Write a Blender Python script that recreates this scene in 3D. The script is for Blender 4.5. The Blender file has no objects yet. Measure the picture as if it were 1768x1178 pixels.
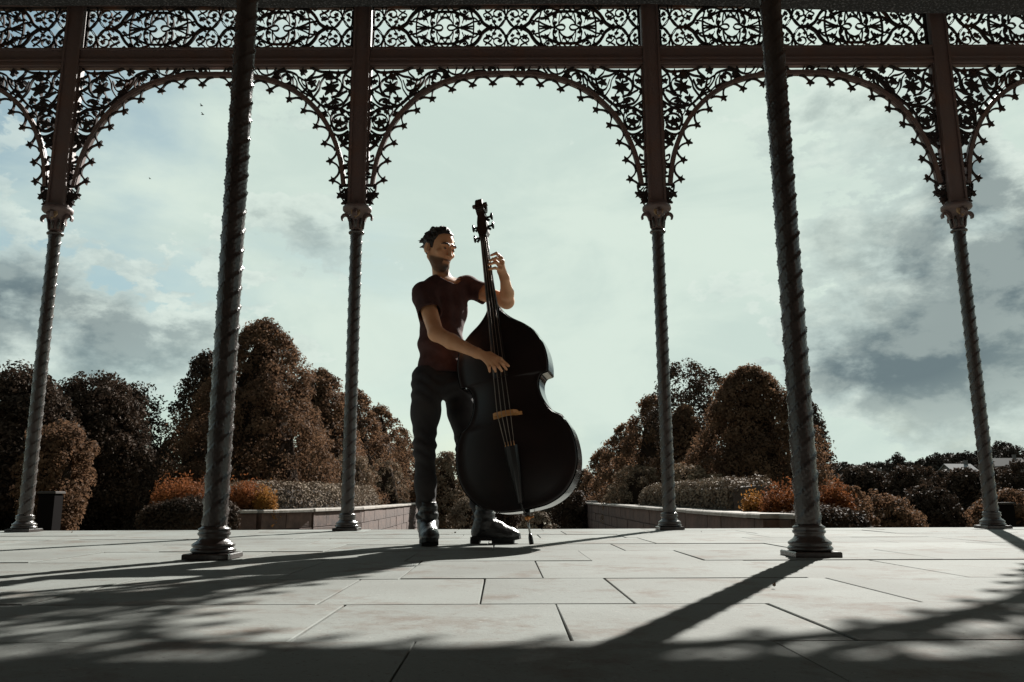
import bpy, bmesh, math, random
import numpy as np
from mathutils import Vector, Matrix

random.seed(7)
RNG = np.random.default_rng(11)
PI = math.pi
R = math.radians
S = bpy.context.scene
COL = S.collection

# ------------------------------------------------------------------ camera
H_CAM = 0.245
PITCH = R(10.94)
ROLL = R(-0.2)
FPX, PPX, PPY = 1402.0, 870.0, 589.0          # pixels of the 1768 x 1178 photograph
cam_d = bpy.data.cameras.new('camera')
cam = bpy.data.objects.new('camera', cam_d)
COL.objects.link(cam)
cam.location = (0, 0, H_CAM)
cam.matrix_world = Matrix.Translation((0, 0, H_CAM)) @ Matrix.Rotation(PI / 2 + PITCH, 4, 'X') @ Matrix.Rotation(ROLL, 4, 'Z')
cam_d.sensor_width = 36.0
cam_d.lens = 36.0 * FPX / 1768.0
cam_d.shift_x = (884.0 - PPX) / 1768.0
cam_d.clip_start = 0.02
cam_d.clip_end = 4000
S.camera = cam
S.render.resolution_x, S.render.resolution_y = 1024, 682
S.view_settings.view_transform = 'Standard'
S.view_settings.look = 'None'
S.view_settings.gamma = 1.0
S.view_settings.use_curve_mapping = False
S.view_settings.exposure = 1.4

# ------------------------------------------------------------------ sun and sky
SUN_EL, SUN_AZ = R(34.0), R(27.5)             # azimuth from +Y towards +X
sd = bpy.data.lights.new('sun', 'SUN')
sd.energy = 5.0
sd.angle = R(0.53)
sd.color = (1.0, 0.965, 0.90)
sun = bpy.data.objects.new('sun', sd)
COL.objects.link(sun)
SUN_DIR = Vector((math.sin(SUN_AZ) * math.cos(SUN_EL), math.cos(SUN_AZ) * math.cos(SUN_EL), math.sin(SUN_EL)))
sun.location = SUN_DIR * 60
sun.rotation_euler = SUN_DIR.to_track_quat('Z', 'Y').to_euler()

world = bpy.data.worlds.new('World')
S.world = world
world.use_nodes = True
def build_world():
    nt = world.node_tree
    nt.nodes.clear()
    N = lambda t, **k: _node(nt, t, **k)
    L = nt.links.new
    out = N('ShaderNodeOutputWorld')
    bg = N('ShaderNodeBackground')
    bg.inputs['Strength'].default_value = 0.057
    sky = N('ShaderNodeTexSky')
    sky.sky_type = 'NISHITA'
    sky.sun_disc = False
    sky.sun_elevation = SUN_EL
    sky.sun_rotation = SUN_AZ
    sky.air_density = 1.0
    sky.dust_density = 2.0
    sky.ozone_density = 1.0
    tc = N('ShaderNodeTexCoord')
    sep = N('ShaderNodeSeparateXYZ')
    L(tc.outputs['Generated'], sep.inputs[0])
    def math_(op, a, b=None, c=None, clamp=False):
        m = N('ShaderNodeMath'); m.operation = op; m.use_clamp = clamp
        for i, v in enumerate((a, b, c)):
            if v is None: continue
            if isinstance(v, (int, float)): m.inputs[i].default_value = v
            else: L(v, m.inputs[i])
        return m.outputs[0]
    az = math_('ARCTAN2', sep.outputs[0], sep.outputs[1])
    el = math_('ARCSINE', sep.outputs[2])
    comb = N('ShaderNodeCombineXYZ')
    L(math_('MULTIPLY', sep.outputs[0], 1.0), comb.inputs[0])
    L(math_('MULTIPLY', sep.outputs[1], 1.0), comb.inputs[1])
    L(math_('MULTIPLY', sep.outputs[2], 2.3), comb.inputs[2])
    def noise(vec, scale, detail=8, rough=0.55, dist=0.0, off=(0, 0, 0)):
        mp = N('ShaderNodeMapping'); mp.inputs['Location'].default_value = off
        L(vec, mp.inputs[0])
        n = N('ShaderNodeTexNoise'); n.inputs['Scale'].default_value = scale
        n.inputs['Detail'].default_value = detail; n.inputs['Roughness'].default_value = rough
        n.inputs['Distortion'].default_value = dist
        L(mp.outputs[0], n.inputs['Vector'])
        return n.outputs['Fac']
    def ramp(f, a, b):
        m = N('ShaderNodeMapRange'); m.interpolation_type = 'SMOOTHSTEP'
        L(f, m.inputs[0]); m.inputs[1].default_value = a; m.inputs[2].default_value = b
        return m.outputs[0]
    def blob(a0, e0, sa, se):
        x = math_('DIVIDE', math_('SUBTRACT', az, R(a0)), R(sa))
        y = math_('DIVIDE', math_('SUBTRACT', el, R(e0)), R(se))
        r2 = math_('ADD', math_('MULTIPLY', x, x), math_('MULTIPLY', y, y))
        return math_('EXPONENT', math_('MULTIPLY', r2, -1.0))
    def mix(f, a, b):
        m = N('ShaderNodeMix'); m.data_type = 'RGBA'
        L(f, m.inputs[0])
        for i, v in ((6, a), (7, b)):
            if isinstance(v, tuple): m.inputs[i].default_value = (*v, 1)
            else: L(v, m.inputs[i])
        return m.outputs[2]
    # clear sky, a little greyed by haze
    tint = N('ShaderNodeMix'); tint.data_type = 'RGBA'; tint.blend_type = 'MULTIPLY'
    tint.inputs[0].default_value = 1.0
    L(sky.outputs[0], tint.inputs[6]); tint.inputs[7].default_value = (0.80, 0.90, 0.78, 1)
    # thin bright veil of cloud, thickest towards the sun
    n1 = noise(comb.outputs[0], 2.2, 9, 0.55, 0.3, (3.1, 0.4, 1.7))
    sunward = blob(12, 24, 30, 26)
    veil_f = math_('ADD', math_('MULTIPLY', n1, 1.0), math_('MULTIPLY', sunward, 0.42))
    veil = ramp(veil_f, 0.42, 0.72)
    n3 = noise(comb.outputs[0], 4.0, 12, 0.58, 0.5, (7.7, 1.4, 0.6))
    n4 = noise(comb.outputs[0], 1.9, 10, 0.5, 0.2, (1.7, 5.4, 2.6))
    soft = ramp(math_('ADD', math_('MULTIPLY', n3, 0.6), math_('MULTIPLY', n4, 0.4)), 0.40, 0.58)
    veil_c = mix(soft, (3.95, 4.75, 4.35), (4.6, 5.35, 4.8))
    c = mix(veil, mix(math_('MULTIPLY', 0.35, 1.0), tint.outputs[2], (2.5, 3.35, 3.3)), veil_c)
    # heavier cloud banks: crisp edges, sunlit tops and grey undersides
    bank = math_('ADD', blob(-30, 11.5, 11, 4.5), math_('ADD', blob(31, 14, 8, 4.5), blob(25, 8, 10, 3.2)))
    bank = math_('ADD', bank, math_('ADD', math_('MULTIPLY', blob(33, 19, 5, 5), 0.8), math_('MULTIPLY', blob(-20, 17, 9, 4), 0.3)))
    bank = math_('MINIMUM', bank, 1.0)
    clear = math_('MULTIPLY', blob(2, 14, 15, 30), 0.10)
    comb2 = N('ShaderNodeCombineXYZ')
    for k_, f_ in ((0, 1.0), (1, 1.0), (2, 1.75)): L(math_('MULTIPLY', sep.outputs[k_], f_), comb2.inputs[k_])
    def density(off):
        a_ = noise(comb2.outputs[0], 4.2, 6, 0.5, 0.1, (0.3 + off[0], 2.2 + off[1], 0.0 + off[2]))
        b_ = noise(comb2.outputs[0], 11.0, 13, 0.62, 0.1, (4.3 + off[0], 1.2 + off[1], 0.7 + off[2]))
        q_ = math_('ADD', math_('MULTIPLY', a_, 0.60), math_('MULTIPLY', b_, 0.40))
        q_ = math_('ADD', math_('MULTIPLY', math_('SUBTRACT', q_, 0.5), 1.7), 0.5)
        return math_('SUBTRACT', math_('ADD', q_, math_('MULTIPLY', bank, 0.29)), clear)
    d0 = density((0, 0, 0)); d1 = density((0.012, 0.012, 0.05))
    edge = ramp(d0, 0.545, 0.585)
    lit = ramp(math_('SUBTRACT', d0, d1), -0.06, 0.10)
    thick = ramp(d0, 0.56, 0.76)
    grey = mix(thick, (3.5, 4.15, 3.95), (0.95, 1.30, 1.42))
    cloud = mix(math_('MULTIPLY', lit, math_('SUBTRACT', 1.0, math_('MULTIPLY', thick, 0.75))), grey, (5.0, 5.6, 5.1))
    vis = math_('MULTIPLY', edge, math_('ADD', 0.48, math_('MULTIPLY', bank, 0.5)))
    c = mix(vis, c, cloud)
    L(c, bg.inputs['Color'])
    L(bg.outputs[0], out.inputs[0])

def _node(nt, t, **k):
    n = nt.nodes.new(t)
    for a, v in k.items(): setattr(n, a, v)
    return n
build_world()

# ------------------------------------------------------------------ helpers: tags, meshes
def tag(o, label=None, cat=None, group=None, kind=None):
    if label: o['label'] = label
    if cat: o['category'] = cat
    if group: o['group'] = group
    if kind: o['kind'] = kind
    return o
def empty(name, loc=(0, 0, 0), rz=0):
    o = bpy.data.objects.new(name, None)
    COL.objects.link(o)
    o.location = loc
    o.rotation_euler = (0, 0, rz)
    o.empty_display_size = 0.2
    return o
def obj(name, me, mat=None, parent=None, loc=None):
    """Link a mesh (or bmesh) as one object."""
    if isinstance(me, bmesh.types.BMesh):
        bm = me
        me = bpy.data.meshes.new(name)
        bm.normal_update()
        bm.to_mesh(me); bm.free()
    o = bpy.data.objects.new(name, me)
    COL.objects.link(o)
    if mat is not None and len(me.materials) == 0: me.materials.append(mat)
    if parent is not None: o.parent = parent
    if loc is not None: o.location = loc
    return o
def np_mesh(name, V, F, smooth=False):
    """mesh from arrays: V (n,3); F (m,4) or (m,3)"""
    V = np.asarray(V, np.float32); F = np.asarray(F, np.int32)
    me = bpy.data.meshes.new(name)
    m, k = F.shape
    me.vertices.add(len(V)); me.vertices.foreach_set('co', V.ravel())
    me.loops.add(m * k); me.loops.foreach_set('vertex_index', F.ravel())
    me.polygons.add(m)
    me.polygons.foreach_set('loop_start', np.arange(0, m * k, k, dtype=np.int32))
    me.polygons.foreach_set('loop_total', np.full(m, k, np.int32))
    if smooth: me.polygons.foreach_set('use_smooth', np.ones(m, bool))
    me.update(calc_edges=True)
    me.validate()
    return me
class MB:
    """collects polygons for one mesh"""
    def __init__(s): s.v = []; s.f = []; s.sm = []
    def add(s, vs, fs, smooth=False):
        b = len(s.v); s.v += [tuple(v) for v in vs]
        s.f += [tuple(b + i for i in f) for f in fs]; s.sm += [smooth] * len(fs)
        return s
    def box(s, x0, x1, y0, y1, z0, z1):
        vs = [(x, y, z) for z in (z0, z1) for y in (y0, y1) for x in (x0, x1)]
        return s.add(vs, [(0, 2, 3, 1), (4, 5, 7, 6), (0, 1, 5, 4), (2, 6, 7, 3), (0, 4, 6, 2), (1, 3, 7, 5)])
    def cbox(s, x0, x1, y0, y1, z0, z1, c=0.01):
        """box with its top edge chamfered"""
        vs = [(x0, y0, z0), (x1, y0, z0), (x1, y1, z0), (x0, y1, z0), (x0, y0, z1 - c), (x1, y0, z1 - c), (x1, y1, z1 - c), (x0, y1, z1 - c),
              (x0 + c, y0 + c, z1), (x1 - c, y0 + c, z1), (x1 - c, y1 - c, z1), (x0 + c, y1 - c, z1)]
        fs = [(3, 2, 1, 0), (8, 9, 10, 11)]
        for a in range(4):
            b = (a + 1) % 4
            fs += [(a, b, b + 4, a + 4), (a + 4, b + 4, b + 8, a + 8)]
        return s.add(vs, fs)
    def lathe(s, prof, n=24, c=(0, 0, 0), smooth=True, phase=0.0, square=False):
        """prof: list of (r, z)"""
        vs = []
        for r, z in prof:
            for k in range(n):
                a = 2 * PI * k / n + phase
                vs.append((c[0] + r * math.cos(a), c[1] + r * math.sin(a), c[2] + z))
        fs = []
        for i in range(len(prof) - 1):
            for k in range(n):
                k2 = (k + 1) % n
                fs.append((i * n + k, i * n + k2, (i + 1) * n + k2, (i + 1) * n + k))
        s.add(vs, fs, smooth)
        b = len(s.v) - len(vs)
        s.f.append(tuple(b + k for k in reversed(range(n)))); s.sm.append(False)
        t = (len(prof) - 1) * n
        s.f.append(tuple(b + t + k for k in range(n))); s.sm.append(False)
        return s
    def tube(s, pts, rad, n=8, smooth=True):
        pts = [Vector(p) for p in pts]
        rs = rad if hasattr(rad, '__len__') else [rad] * len(pts)
        vs = []; prev = None
        for i, p in enumerate(pts):
            t = (pts[min(i + 1, len(pts) - 1)] - pts[max(i - 1, 0)]).normalized()
            if prev is None:
                a = Vector((0, 0, 1)) if abs(t.z) < 0.9 else Vector((1, 0, 0))
                u = t.cross(a).normalized()
            else:
                u = (prev - t * prev.dot(t)).normalized()
            prev = u; w = t.cross(u)
            for k in range(n):
                q = 2 * PI * k / n
                vs.append(p + (u * math.cos(q) + w * math.sin(q)) * rs[i])
        fs = []
        for i in range(len(pts) - 1):
            for k in range(n):
                k2 = (k + 1) % n
                fs.append((i * n + k, i * n + k2, (i + 1) * n + k2, (i + 1) * n + k))
        fs.append(tuple(reversed(range(n)))); e = (len(pts) - 1) * n
        fs.append(tuple(e + k for k in range(n)))
        return s.add(vs, fs, smooth)
    def prism(s, poly, y0, y1):
        """2D polygon (x,z) extruded along y"""
        n = len(poly)
        vs = [(x, y0, z) for x, z in poly] + [(x, y1, z) for x, z in poly]
        fs = [tuple(range(n)), tuple(reversed(range(n, 2 * n)))]
        fs += [(i, i + n, (i + 1) % n + n, (i + 1) % n) for i in range(n)]
        return s.add(vs, fs)
    def ribbon(s, pts, w, y0, y1):
        """a flat bar following 2D points in the x-z plane, extruded from y0 to y1"""
        P = np.array(pts, float); n = len(P)
        T = np.gradient(P, axis=0); T /= np.linalg.norm(T, axis=1)[:, None] + 1e-9
        Nn = np.stack([-T[:, 1], T[:, 0]], 1)
        ws = np.asarray(w) * np.ones(n) * 0.5
        A = P + Nn * ws[:, None]; B = P - Nn * ws[:, None]
        vs = []
        for y in (y0, y1):
            vs += [(a[0], y, a[1]) for a in A] + [(b[0], y, b[1]) for b in B]
        fs = []
        m = 2 * n
        for i in range(n - 1):
            fs += [(i, i + 1, n + i + 1, n + i), (m + i, m + n + i, m + n + i + 1, m + i + 1),
                   (i, m + i, m + i + 1, i + 1), (n + i, n + i + 1, m + n + i + 1, m + n + i)]
        fs += [(0, n, m + n, m), (n - 1, m + n - 1, m + 2 * n - 1, 2 * n - 1)]
        return s.add(vs, fs)
    def mesh(s, name):
        me = bpy.data.meshes.new(name)
        me.from_pydata(s.v, [], s.f)
        me.polygons.foreach_set('use_smooth', s.sm)
        bm = bmesh.new(); bm.from_mesh(me)
        bmesh.ops.recalc_face_normals(bm, faces=bm.faces)
        bm.to_mesh(me); bm.free()
        me.update()
        return me
    def build(s, name, mat, parent=None, loc=None):
        return obj(name, s.mesh(name), mat, parent, loc)

def spline(pts, k=6):
    """Catmull-Rom through 2D or 3D points"""
    P = np.array(pts, float)
    if len(P) < 3: return P
    Q = np.vstack([2 * P[0] - P[1], P, 2 * P[-1] - P[-2]])
    out = []
    for i in range(1, len(Q) - 2):
        for t in np.arange(k) / k:
            a, b, c, d = Q[i - 1], Q[i], Q[i + 1], Q[i + 2]
            out.append(0.5 * (2 * b + (c - a) * t + (2 * a - 5 * b + 4 * c - d) * t * t + (3 * b - a - 3 * c + d) * t ** 3))
    out.append(P[-1])
    return np.array(out)

# pixel of the photograph -> point on the vertical plane at distance D in front of the camera
def W(px, py, D):
    a, b = (px - PPX) / FPX, (PPY - py) / FPX
    c, s_ = math.cos(ROLL), math.sin(ROLL)
    a, b = a * c - b * s_, a * s_ + b * c
    d = Vector((a, math.cos(PITCH) - b * math.sin(PITCH), math.sin(PITCH) + b * math.cos(PITCH)))
    return Vector((0, 0, H_CAM)) + d * (D / d.y)

# ------------------------------------------------------------------ materials
def mat(name, c, rough=0.6, c2=None, scale=8.0, bump=0.0, bscale=40.0, spec=0.5, metal=0.0, trans=0.0, detail=6, coat=0.0, objrand=0.0, lo=0.35, hi=0.65, stretch=None, tint=None):
    m = bpy.data.materials.new(name)
    m.use_nodes = True
    nt = m.node_tree
    b = nt.nodes['Principled BSDF']
    b.inputs['Base Color'].default_value = (*c, 1)
    b.inputs['Roughness'].default_value = rough
    b.inputs['Specular IOR Level'].default_value = spec
    b.inputs['Metallic'].default_value = metal
    if tint: b.inputs['Specular Tint'].default_value = (*tint, 1)
    b.inputs['Coat Weight'].default_value = coat
    tc = _node(nt, 'ShaderNodeTexCoord')
    src = tc.outputs['Object']
    if stretch:
        mp = _node(nt, 'ShaderNodeMapping'); mp.inputs['Scale'].default_value = stretch
        nt.links.new(src, mp.inputs[0]); src = mp.outputs[0]
    col = None
    if c2:
        n = _node(nt, 'ShaderNodeTexNoise')
        n.inputs['Scale'].default_value = scale; n.inputs['Detail'].default_value = detail
        nt.links.new(src, n.inputs['Vector'])
        r = _node(nt, 'ShaderNodeMapRange'); r.inputs[1].default_value = lo; r.inputs[2].default_value = hi
        nt.links.new(n.outputs['Fac'], r.inputs[0])
        x = _node(nt, 'ShaderNodeMix', data_type='RGBA')
        x.inputs[6].default_value = (*c, 1); x.inputs[7].default_value = (*c2, 1)
        nt.links.new(r.outputs[0], x.inputs[0])
        col = x.outputs[2]
    if objrand:
        oi = _node(nt, 'ShaderNodeObjectInfo')
        mr = _node(nt, 'ShaderNodeMapRange'); mr.inputs[3].default_value = 1 - objrand; mr.inputs[4].default_value = 1 + objrand
        nt.links.new(oi.outputs['Random'], mr.inputs[0])
        x = _node(nt, 'ShaderNodeMix', data_type='RGBA', blend_type='MULTIPLY'); x.inputs[0].default_value = 1
        if col: nt.links.new(col, x.inputs[6])
        else: x.inputs[6].default_value = (*c, 1)
        nt.links.new(mr.outputs[0], x.inputs[7])
        col = x.outputs[2]
    if col: nt.links.new(col, b.inputs['Base Color'])
    if bump:
        n = _node(nt, 'ShaderNodeTexNoise'); n.inputs['Scale'].default_value = bscale; n.inputs['Detail'].default_value = 8
        nt.links.new(src, n.inputs['Vector'])
        bp = _node(nt, 'ShaderNodeBump'); bp.inputs['Strength'].default_value = bump; bp.inputs['Distance'].default_value = 0.02
        nt.links.new(n.outputs['Fac'], bp.inputs['Height'])
        nt.links.new(bp.outputs[0], b.inputs['Normal'])
    if trans:
        tr = _node(nt, 'ShaderNodeBsdfTranslucent')
        if col: nt.links.new(col, tr.inputs['Color'])
        else: tr.inputs['Color'].default_value = (*c, 1)
        ms = _node(nt, 'ShaderNodeMixShader'); ms.inputs[0].default_value = trans
        nt.links.new(b.outputs[0], ms.inputs[1]); nt.links.new(tr.outputs[0], ms.inputs[2])
        nt.links.new(ms.outputs[0], nt.nodes['Material Output'].inputs[0])
    return m
def slab_material():
    m = bpy.data.materials.new('worn sandstone paving'); m.use_nodes = True
    nt = m.node_tree; b = nt.nodes['Principled BSDF']; L = nt.links.new
    tc = _node(nt, 'ShaderNodeTexCoord'); oi = _node(nt, 'ShaderNodeObjectInfo')
    off = _node(nt, 'ShaderNodeVectorMath', operation='SCALE'); off.inputs[0].default_value = (13.0, 7.0, 3.0); L(oi.outputs['Random'], off.inputs['Scale'])
    ad = _node(nt, 'ShaderNodeVectorMath', operation='ADD'); L(tc.outputs['Object'], ad.inputs[0]); L(off.outputs[0], ad.inputs[1])
    def noi(sc, det, ro=0.55):
        n = _node(nt, 'ShaderNodeTexNoise'); n.inputs['Scale'].default_value = sc; n.inputs['Detail'].default_value = det; n.inputs['Roughness'].default_value = ro
        L(ad.outputs[0], n.inputs['Vector']); return n.outputs['Fac']
    def rmp(f, a, c):
        r = _node(nt, 'ShaderNodeMapRange'); r.inputs[1].default_value = a; r.inputs[2].default_value = c; L(f, r.inputs[0]); return r.outputs[0]
    def mx(f, a, c):
        x = _node(nt, 'ShaderNodeMix', data_type='RGBA'); L(f, x.inputs[0])
        for k, v in ((6, a), (7, c)):
            if isinstance(v, tuple): x.inputs[k].default_value = (*v, 1)
            else: L(v, x.inputs[k])
        return x.outputs[2]
    base = mx(rmp(noi(1.6, 6), .35, .65), (.184, .196, .186), (.154, .160, .150))
    base = mx(rmp(noi(4.0, 10, .72), .52, .70), base, (.118, .098, .083))          # blotchy stains
    base = mx(rmp(noi(120.0, 3), .62, .75), base, (.10, .09, .08))               # dark grit
    base = mx(rmp(noi(55.0, 4), .66, .78), base, (.26, .25, .235))               # pale grains
    mr = _node(nt, 'ShaderNodeMapRange'); mr.inputs[3].default_value = .90; mr.inputs[4].default_value = 1.10; L(oi.outputs['Random'], mr.inputs[0])
    x = _node(nt, 'ShaderNodeMix', data_type='RGBA', blend_type='MULTIPLY'); x.inputs[0].default_value = 1; L(base, x.inputs[6]); L(mr.outputs[0], x.inputs[7])
    L(x.outputs[2], b.inputs['Base Color'])
    b.inputs['Roughness'].default_value = .85; b.inputs['Specular IOR Level'].default_value = .05
    bp = _node(nt, 'ShaderNodeBump'); bp.inputs['Strength'].default_value = .22; bp.inputs['Distance'].default_value = .01
    n = noi(38.0, 10, .7); L(n, bp.inputs['Height']); L(bp.outputs[0], b.inputs['Normal'])
    return m
M = {}
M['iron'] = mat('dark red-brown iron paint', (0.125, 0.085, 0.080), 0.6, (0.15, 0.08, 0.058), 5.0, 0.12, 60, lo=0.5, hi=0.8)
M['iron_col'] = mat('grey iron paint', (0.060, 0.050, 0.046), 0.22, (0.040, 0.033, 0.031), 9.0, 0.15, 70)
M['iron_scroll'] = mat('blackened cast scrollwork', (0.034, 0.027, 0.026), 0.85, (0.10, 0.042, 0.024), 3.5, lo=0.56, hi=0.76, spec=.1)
M['gilt'] = mat('worn gilt leaf', (0.42, 0.28, 0.16), 0.5, (0.16, 0.09, 0.05), 40, 0.2, 80)
M['slab'] = slab_material()
M['mortar'] = mat('dark joint', (0.07, 0.06, 0.05), 0.95)
M['ceiling'] = mat('rough dark ceiling render', (0.035, 0.035, 0.037), 0.9, (0.20, 0.20, 0.21), 60, 0.9, 50, lo=0.52, hi=0.72)
M['plaster'] = mat('dark red plaster', (0.27, 0.135, 0.10), 0.9, (0.21, 0.10, 0.075), 2)  # reddish tone picked so the added wall bounces warm fill
M['boards'] = mat('brown ceiling boards', (0.24, 0.125, 0.09), 0.8, (0.18, 0.09, 0.062), 3, stretch=(1, 6, 1))
M['wood'] = mat('brown timber strip', (0.22, 0.11, 0.06), 0.6, (0.12, 0.06, 0.035), 12, stretch=(1, 8, 8))
M['roof'] = mat('slate roof', (0.09, 0.09, 0.10), 0.7, (0.06, 0.06, 0.07), 4)
M['stone'] = mat('weathered wall stone', (0.078, 0.045, 0.034), 0.95, (0.036, 0.021, 0.017), 5, 0.5, 30, objrand=0.15)
M['coping'] = mat('pale coping stone', (0.24, 0.215, 0.19), 0.9, (0.15, 0.13, 0.11), 6, 0.3, 30, objrand=0.08)
M['lawn'] = mat('lawn', (0.085, 0.070, 0.030), 0.95, (0.055, 0.048, 0.022), 1.5, 0.8, 60)
M['hill'] = mat('wooded hillside', (0.050, 0.043, 0.028), 0.95, (0.032, 0.028, 0.020), 0.08)
M['path'] = mat('gravel path', (0.22, 0.19, 0.16), 0.95, (0.16, 0.14, 0.12), 6, 0.4, 60)
M['bark'] = mat('bark', (0.07, 0.05, 0.038), 0.9, (0.04, 0.03, 0.024), 10, 0.7, 30)
M['twigs'] = mat('twigs and crown shade', (0.028, 0.018, 0.012), 0.95, (0.02, 0.013, 0.009), 12, 0.8, 30, spec=.02)  # near-black tone puts crown-interior shade into the colour; shrub stalks share it
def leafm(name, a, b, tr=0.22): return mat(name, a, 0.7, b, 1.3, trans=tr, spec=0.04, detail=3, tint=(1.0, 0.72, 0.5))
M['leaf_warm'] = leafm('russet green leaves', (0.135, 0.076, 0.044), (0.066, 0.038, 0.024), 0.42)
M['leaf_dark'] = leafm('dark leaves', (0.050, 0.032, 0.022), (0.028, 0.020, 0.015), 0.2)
M['leaf_pale'] = leafm('pale shrub leaves', (0.19, 0.135, 0.090), (0.11, 0.074, 0.048))
M['leaf_hedge'] = leafm('clipped hedge leaves', (0.185, 0.140, 0.100), (0.11, 0.078, 0.055), 0.08)
M['leaf_red'] = leafm('orange red leaves', (0.22, 0.075, 0.026), (0.085, 0.038, 0.021), 0.3)
M['leaf_gold'] = leafm('golden leaves', (0.30, 0.14, 0.035), (0.18, 0.08, 0.025), 0.3)
M['leaf_far'] = leafm('far dark leaves', (0.036, 0.028, 0.022), (0.024, 0.019, 0.016), 0.1)

# ------------------------------------------------------------------ terrain
D_FAR, D_NEAR, BAY, X0 = 6.51, 3.54, 2.525, 0.03
EDGE = 6.74                                    # far edge of the paved floor
def ground_z(x, y):
    z = -0.80 - 0.045 * max(0.0, y - 9)
    if y > 110: z = -5.35
    # hillside across the valley, higher on the right
    def sm(t): t = min(1, max(0, t)); return t * t * (3 - 2 * t)
    hill = sm((y - 120) / 220.0)
    side = 6.0 + 12.0 * sm((x / max(y, 1) - 0.18) / 0.5) + 4 * sm((-x / max(y, 1) - 0.3) / 0.5)
    z += hill * side
    if 7 < y < 30: z += 0.72 * sm((-x / y - 0.34) / 0.10) * sm((y - 8.5) / 2.0) * sm((26 - y) / 8.0)
    return z
xs = [-900, -500, -300, -200, -140, -100, -70, -50, -35, -25, -18, -15, -13, -11, -10, -9, -8, -7, -6.5, -6, -5.5, -5, -4.5, -4, -3.5, -3, 0, 3, 6, 9, 13, 18, 25, 35, 50, 70, 100, 140, 170, 200, 240, 300, 400, 500, 900]
ys = [-300, -60, -20, -8, 0, 6, 8, 9, 9.7, 10.5, 12, 14, 16, 18, 20, 22, 24, 26, 30, 40, 55, 75, 110, 120, 140, 160, 180, 200, 220, 250, 280, 310, 340, 420, 900, 2500]
V = [(x, y, ground_z(x, y)) for y in ys for x in xs]
n = len(xs)
F = [(j * n + i, j * n + i + 1, (j + 1) * n + i + 1, (j + 1) * n + i) for j in range(len(ys) - 1) for i in range(n - 1)]
o = obj('ground', np_mesh('ground', V, F, True), M['lawn']); tag(o, kind='structure')
mb = MB()
pv = []
for y in (8.6, 12, 16, 22, 30, 40, 55, 75, 105):
    pv += [(-2.6, y, ground_z(0, y) + 0.012), (2.6, y, ground_z(0, y) + 0.012)]
mb.add(pv, [(2 * i, 2 * i + 1, 2 * i + 3, 2 * i + 2) for i in range(8)])
tag(mb.build('path', M['path']), kind='structure')

# ------------------------------------------------------------------ paved floor
FLOOR_X, FLOOR_Y0 = 9.6, -5.0
fl = MB().box(-FLOOR_X, FLOOR_X, FLOOR_Y0, EDGE - 0.03, -0.85, -0.022).build('paved_floor', M['mortar'])
tag(fl, kind='structure')
def make_slab(w, d, seed):
    """a stone slab centred on its own origin, top at z=0, edges worn"""
    rr = random.Random(seed)
    c = 0.0018
    m = MB()
    j = lambda: rr.uniform(-0.003, 0.003)
    x, y = w / 2, d / 2
    base = [(-x + j(), -y + j()), (x + j(), -y + j()), (x + j(), y + j()), (-x + j(), y + j())]
    ins = [(bx - math.copysign(c, bx), by - math.copysign(c, by)) for bx, by in base]
    vs = [(bx, by, -0.03) for bx, by in base] + [(bx, by, -c) for bx, by in base] + [(bx, by, 0) for bx, by in ins]
    fs = [(8, 9, 10, 11)]
    for a in range(4):
        b = (a + 1) % 4
        fs += [(a, b, b + 4, a + 4), (a + 4, b + 4, b + 8, a + 8)]
    m.add(vs, fs)
    return m
row_y = [-5.0, -4.4, -3.75, -3.1, -2.5, -1.8, -1.2, -0.55, 0.15, 0.85, 1.503, 2.016, 2.63, 3.345, 3.98, 4.56, 5.2, 5.72, 6.3, EDGE]
seeds_x = {1.503: [-1.30, -0.38, 0.12, 0.62, 1.35], 2.016: [-1.15, -0.45, -0.06, 0.31, 1.0, 1.7], 2.63: [-1.6, -0.72, -0.33, 0.12, 0.95, 1.45],
           0.85: [-0.9, -0.158, 0.47, 1.2], 3.345: [-1.9, -1.1, -0.4, 0.35, 0.8, 1.75]}
rest = MB()
rr = random.Random(5)
for r0, r1 in zip(row_y[:-1], row_y[1:]):
    jx = list(seeds_x.get(r0, [rr.uniform(-0.4, 0.4)]))
    jx.sort()
    while jx[-1] < FLOOR_X: jx.append(jx[-1] + rr.uniform(0.5, 1.15))
    while jx[0] > -FLOOR_X: jx.insert(0, jx[0] - rr.uniform(0.5, 1.15))
    jx = [max(-FLOOR_X, min(FLOOR_X, q)) for q in jx]
    g = 0.0022
    for a, b in zip(jx[:-1], jx[1:]):
        if b - a < 0.1: continue
        w, d = b - a - 2 * g, r1 - r0 - 2 * g
        cx, cy = (a + b) / 2, (r0 + r1) / 2
        dz = rr.uniform(-0.0035, 0.0)
        if r0 > 0 and abs(cx) < 0.72 * r1 + 1.0:
            s_ = make_slab(w, d, rr.random()).build('paving_slab', M['slab'], fl, (cx, cy, dz))
            s_.rotation_euler = (rr.uniform(-.0015, .0015), rr.uniform(-.0015, .0015), 0)
        else:
            t = make_slab(w, d, rr.random())
            rest.add([(x + cx, y + cy, z + dz) for x, y, z in t.v], t.f)
o = rest.build('paving_surround', M['slab'], fl); tag(o, kind='stuff')

# ------------------------------------------------------------------ the bandstand
hall = empty('bandstand', (0, D_FAR, 0))
tag(hall, 'open Victorian iron bandstand of twisted columns, lacework arches and pierced frieze around the musician', 'bandstand')
def PZ(px, py):
    """photo pixel -> (x, z) on the plane of the far colonnade"""
    p = W(px, py, D_FAR); return (p.x, p.z)
Z_CAP = PZ(606, 357)[1]                         # top of the capitals
Z_BEAM0, Z_BEAM1 = PZ(870, 116)[1], PZ(870, 85)[1]
Z_FR1 = PZ(870, 11)[1]
cols_x = [X0 + BAY * (k + 0.5) for k in range(-4, 4)]
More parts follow.
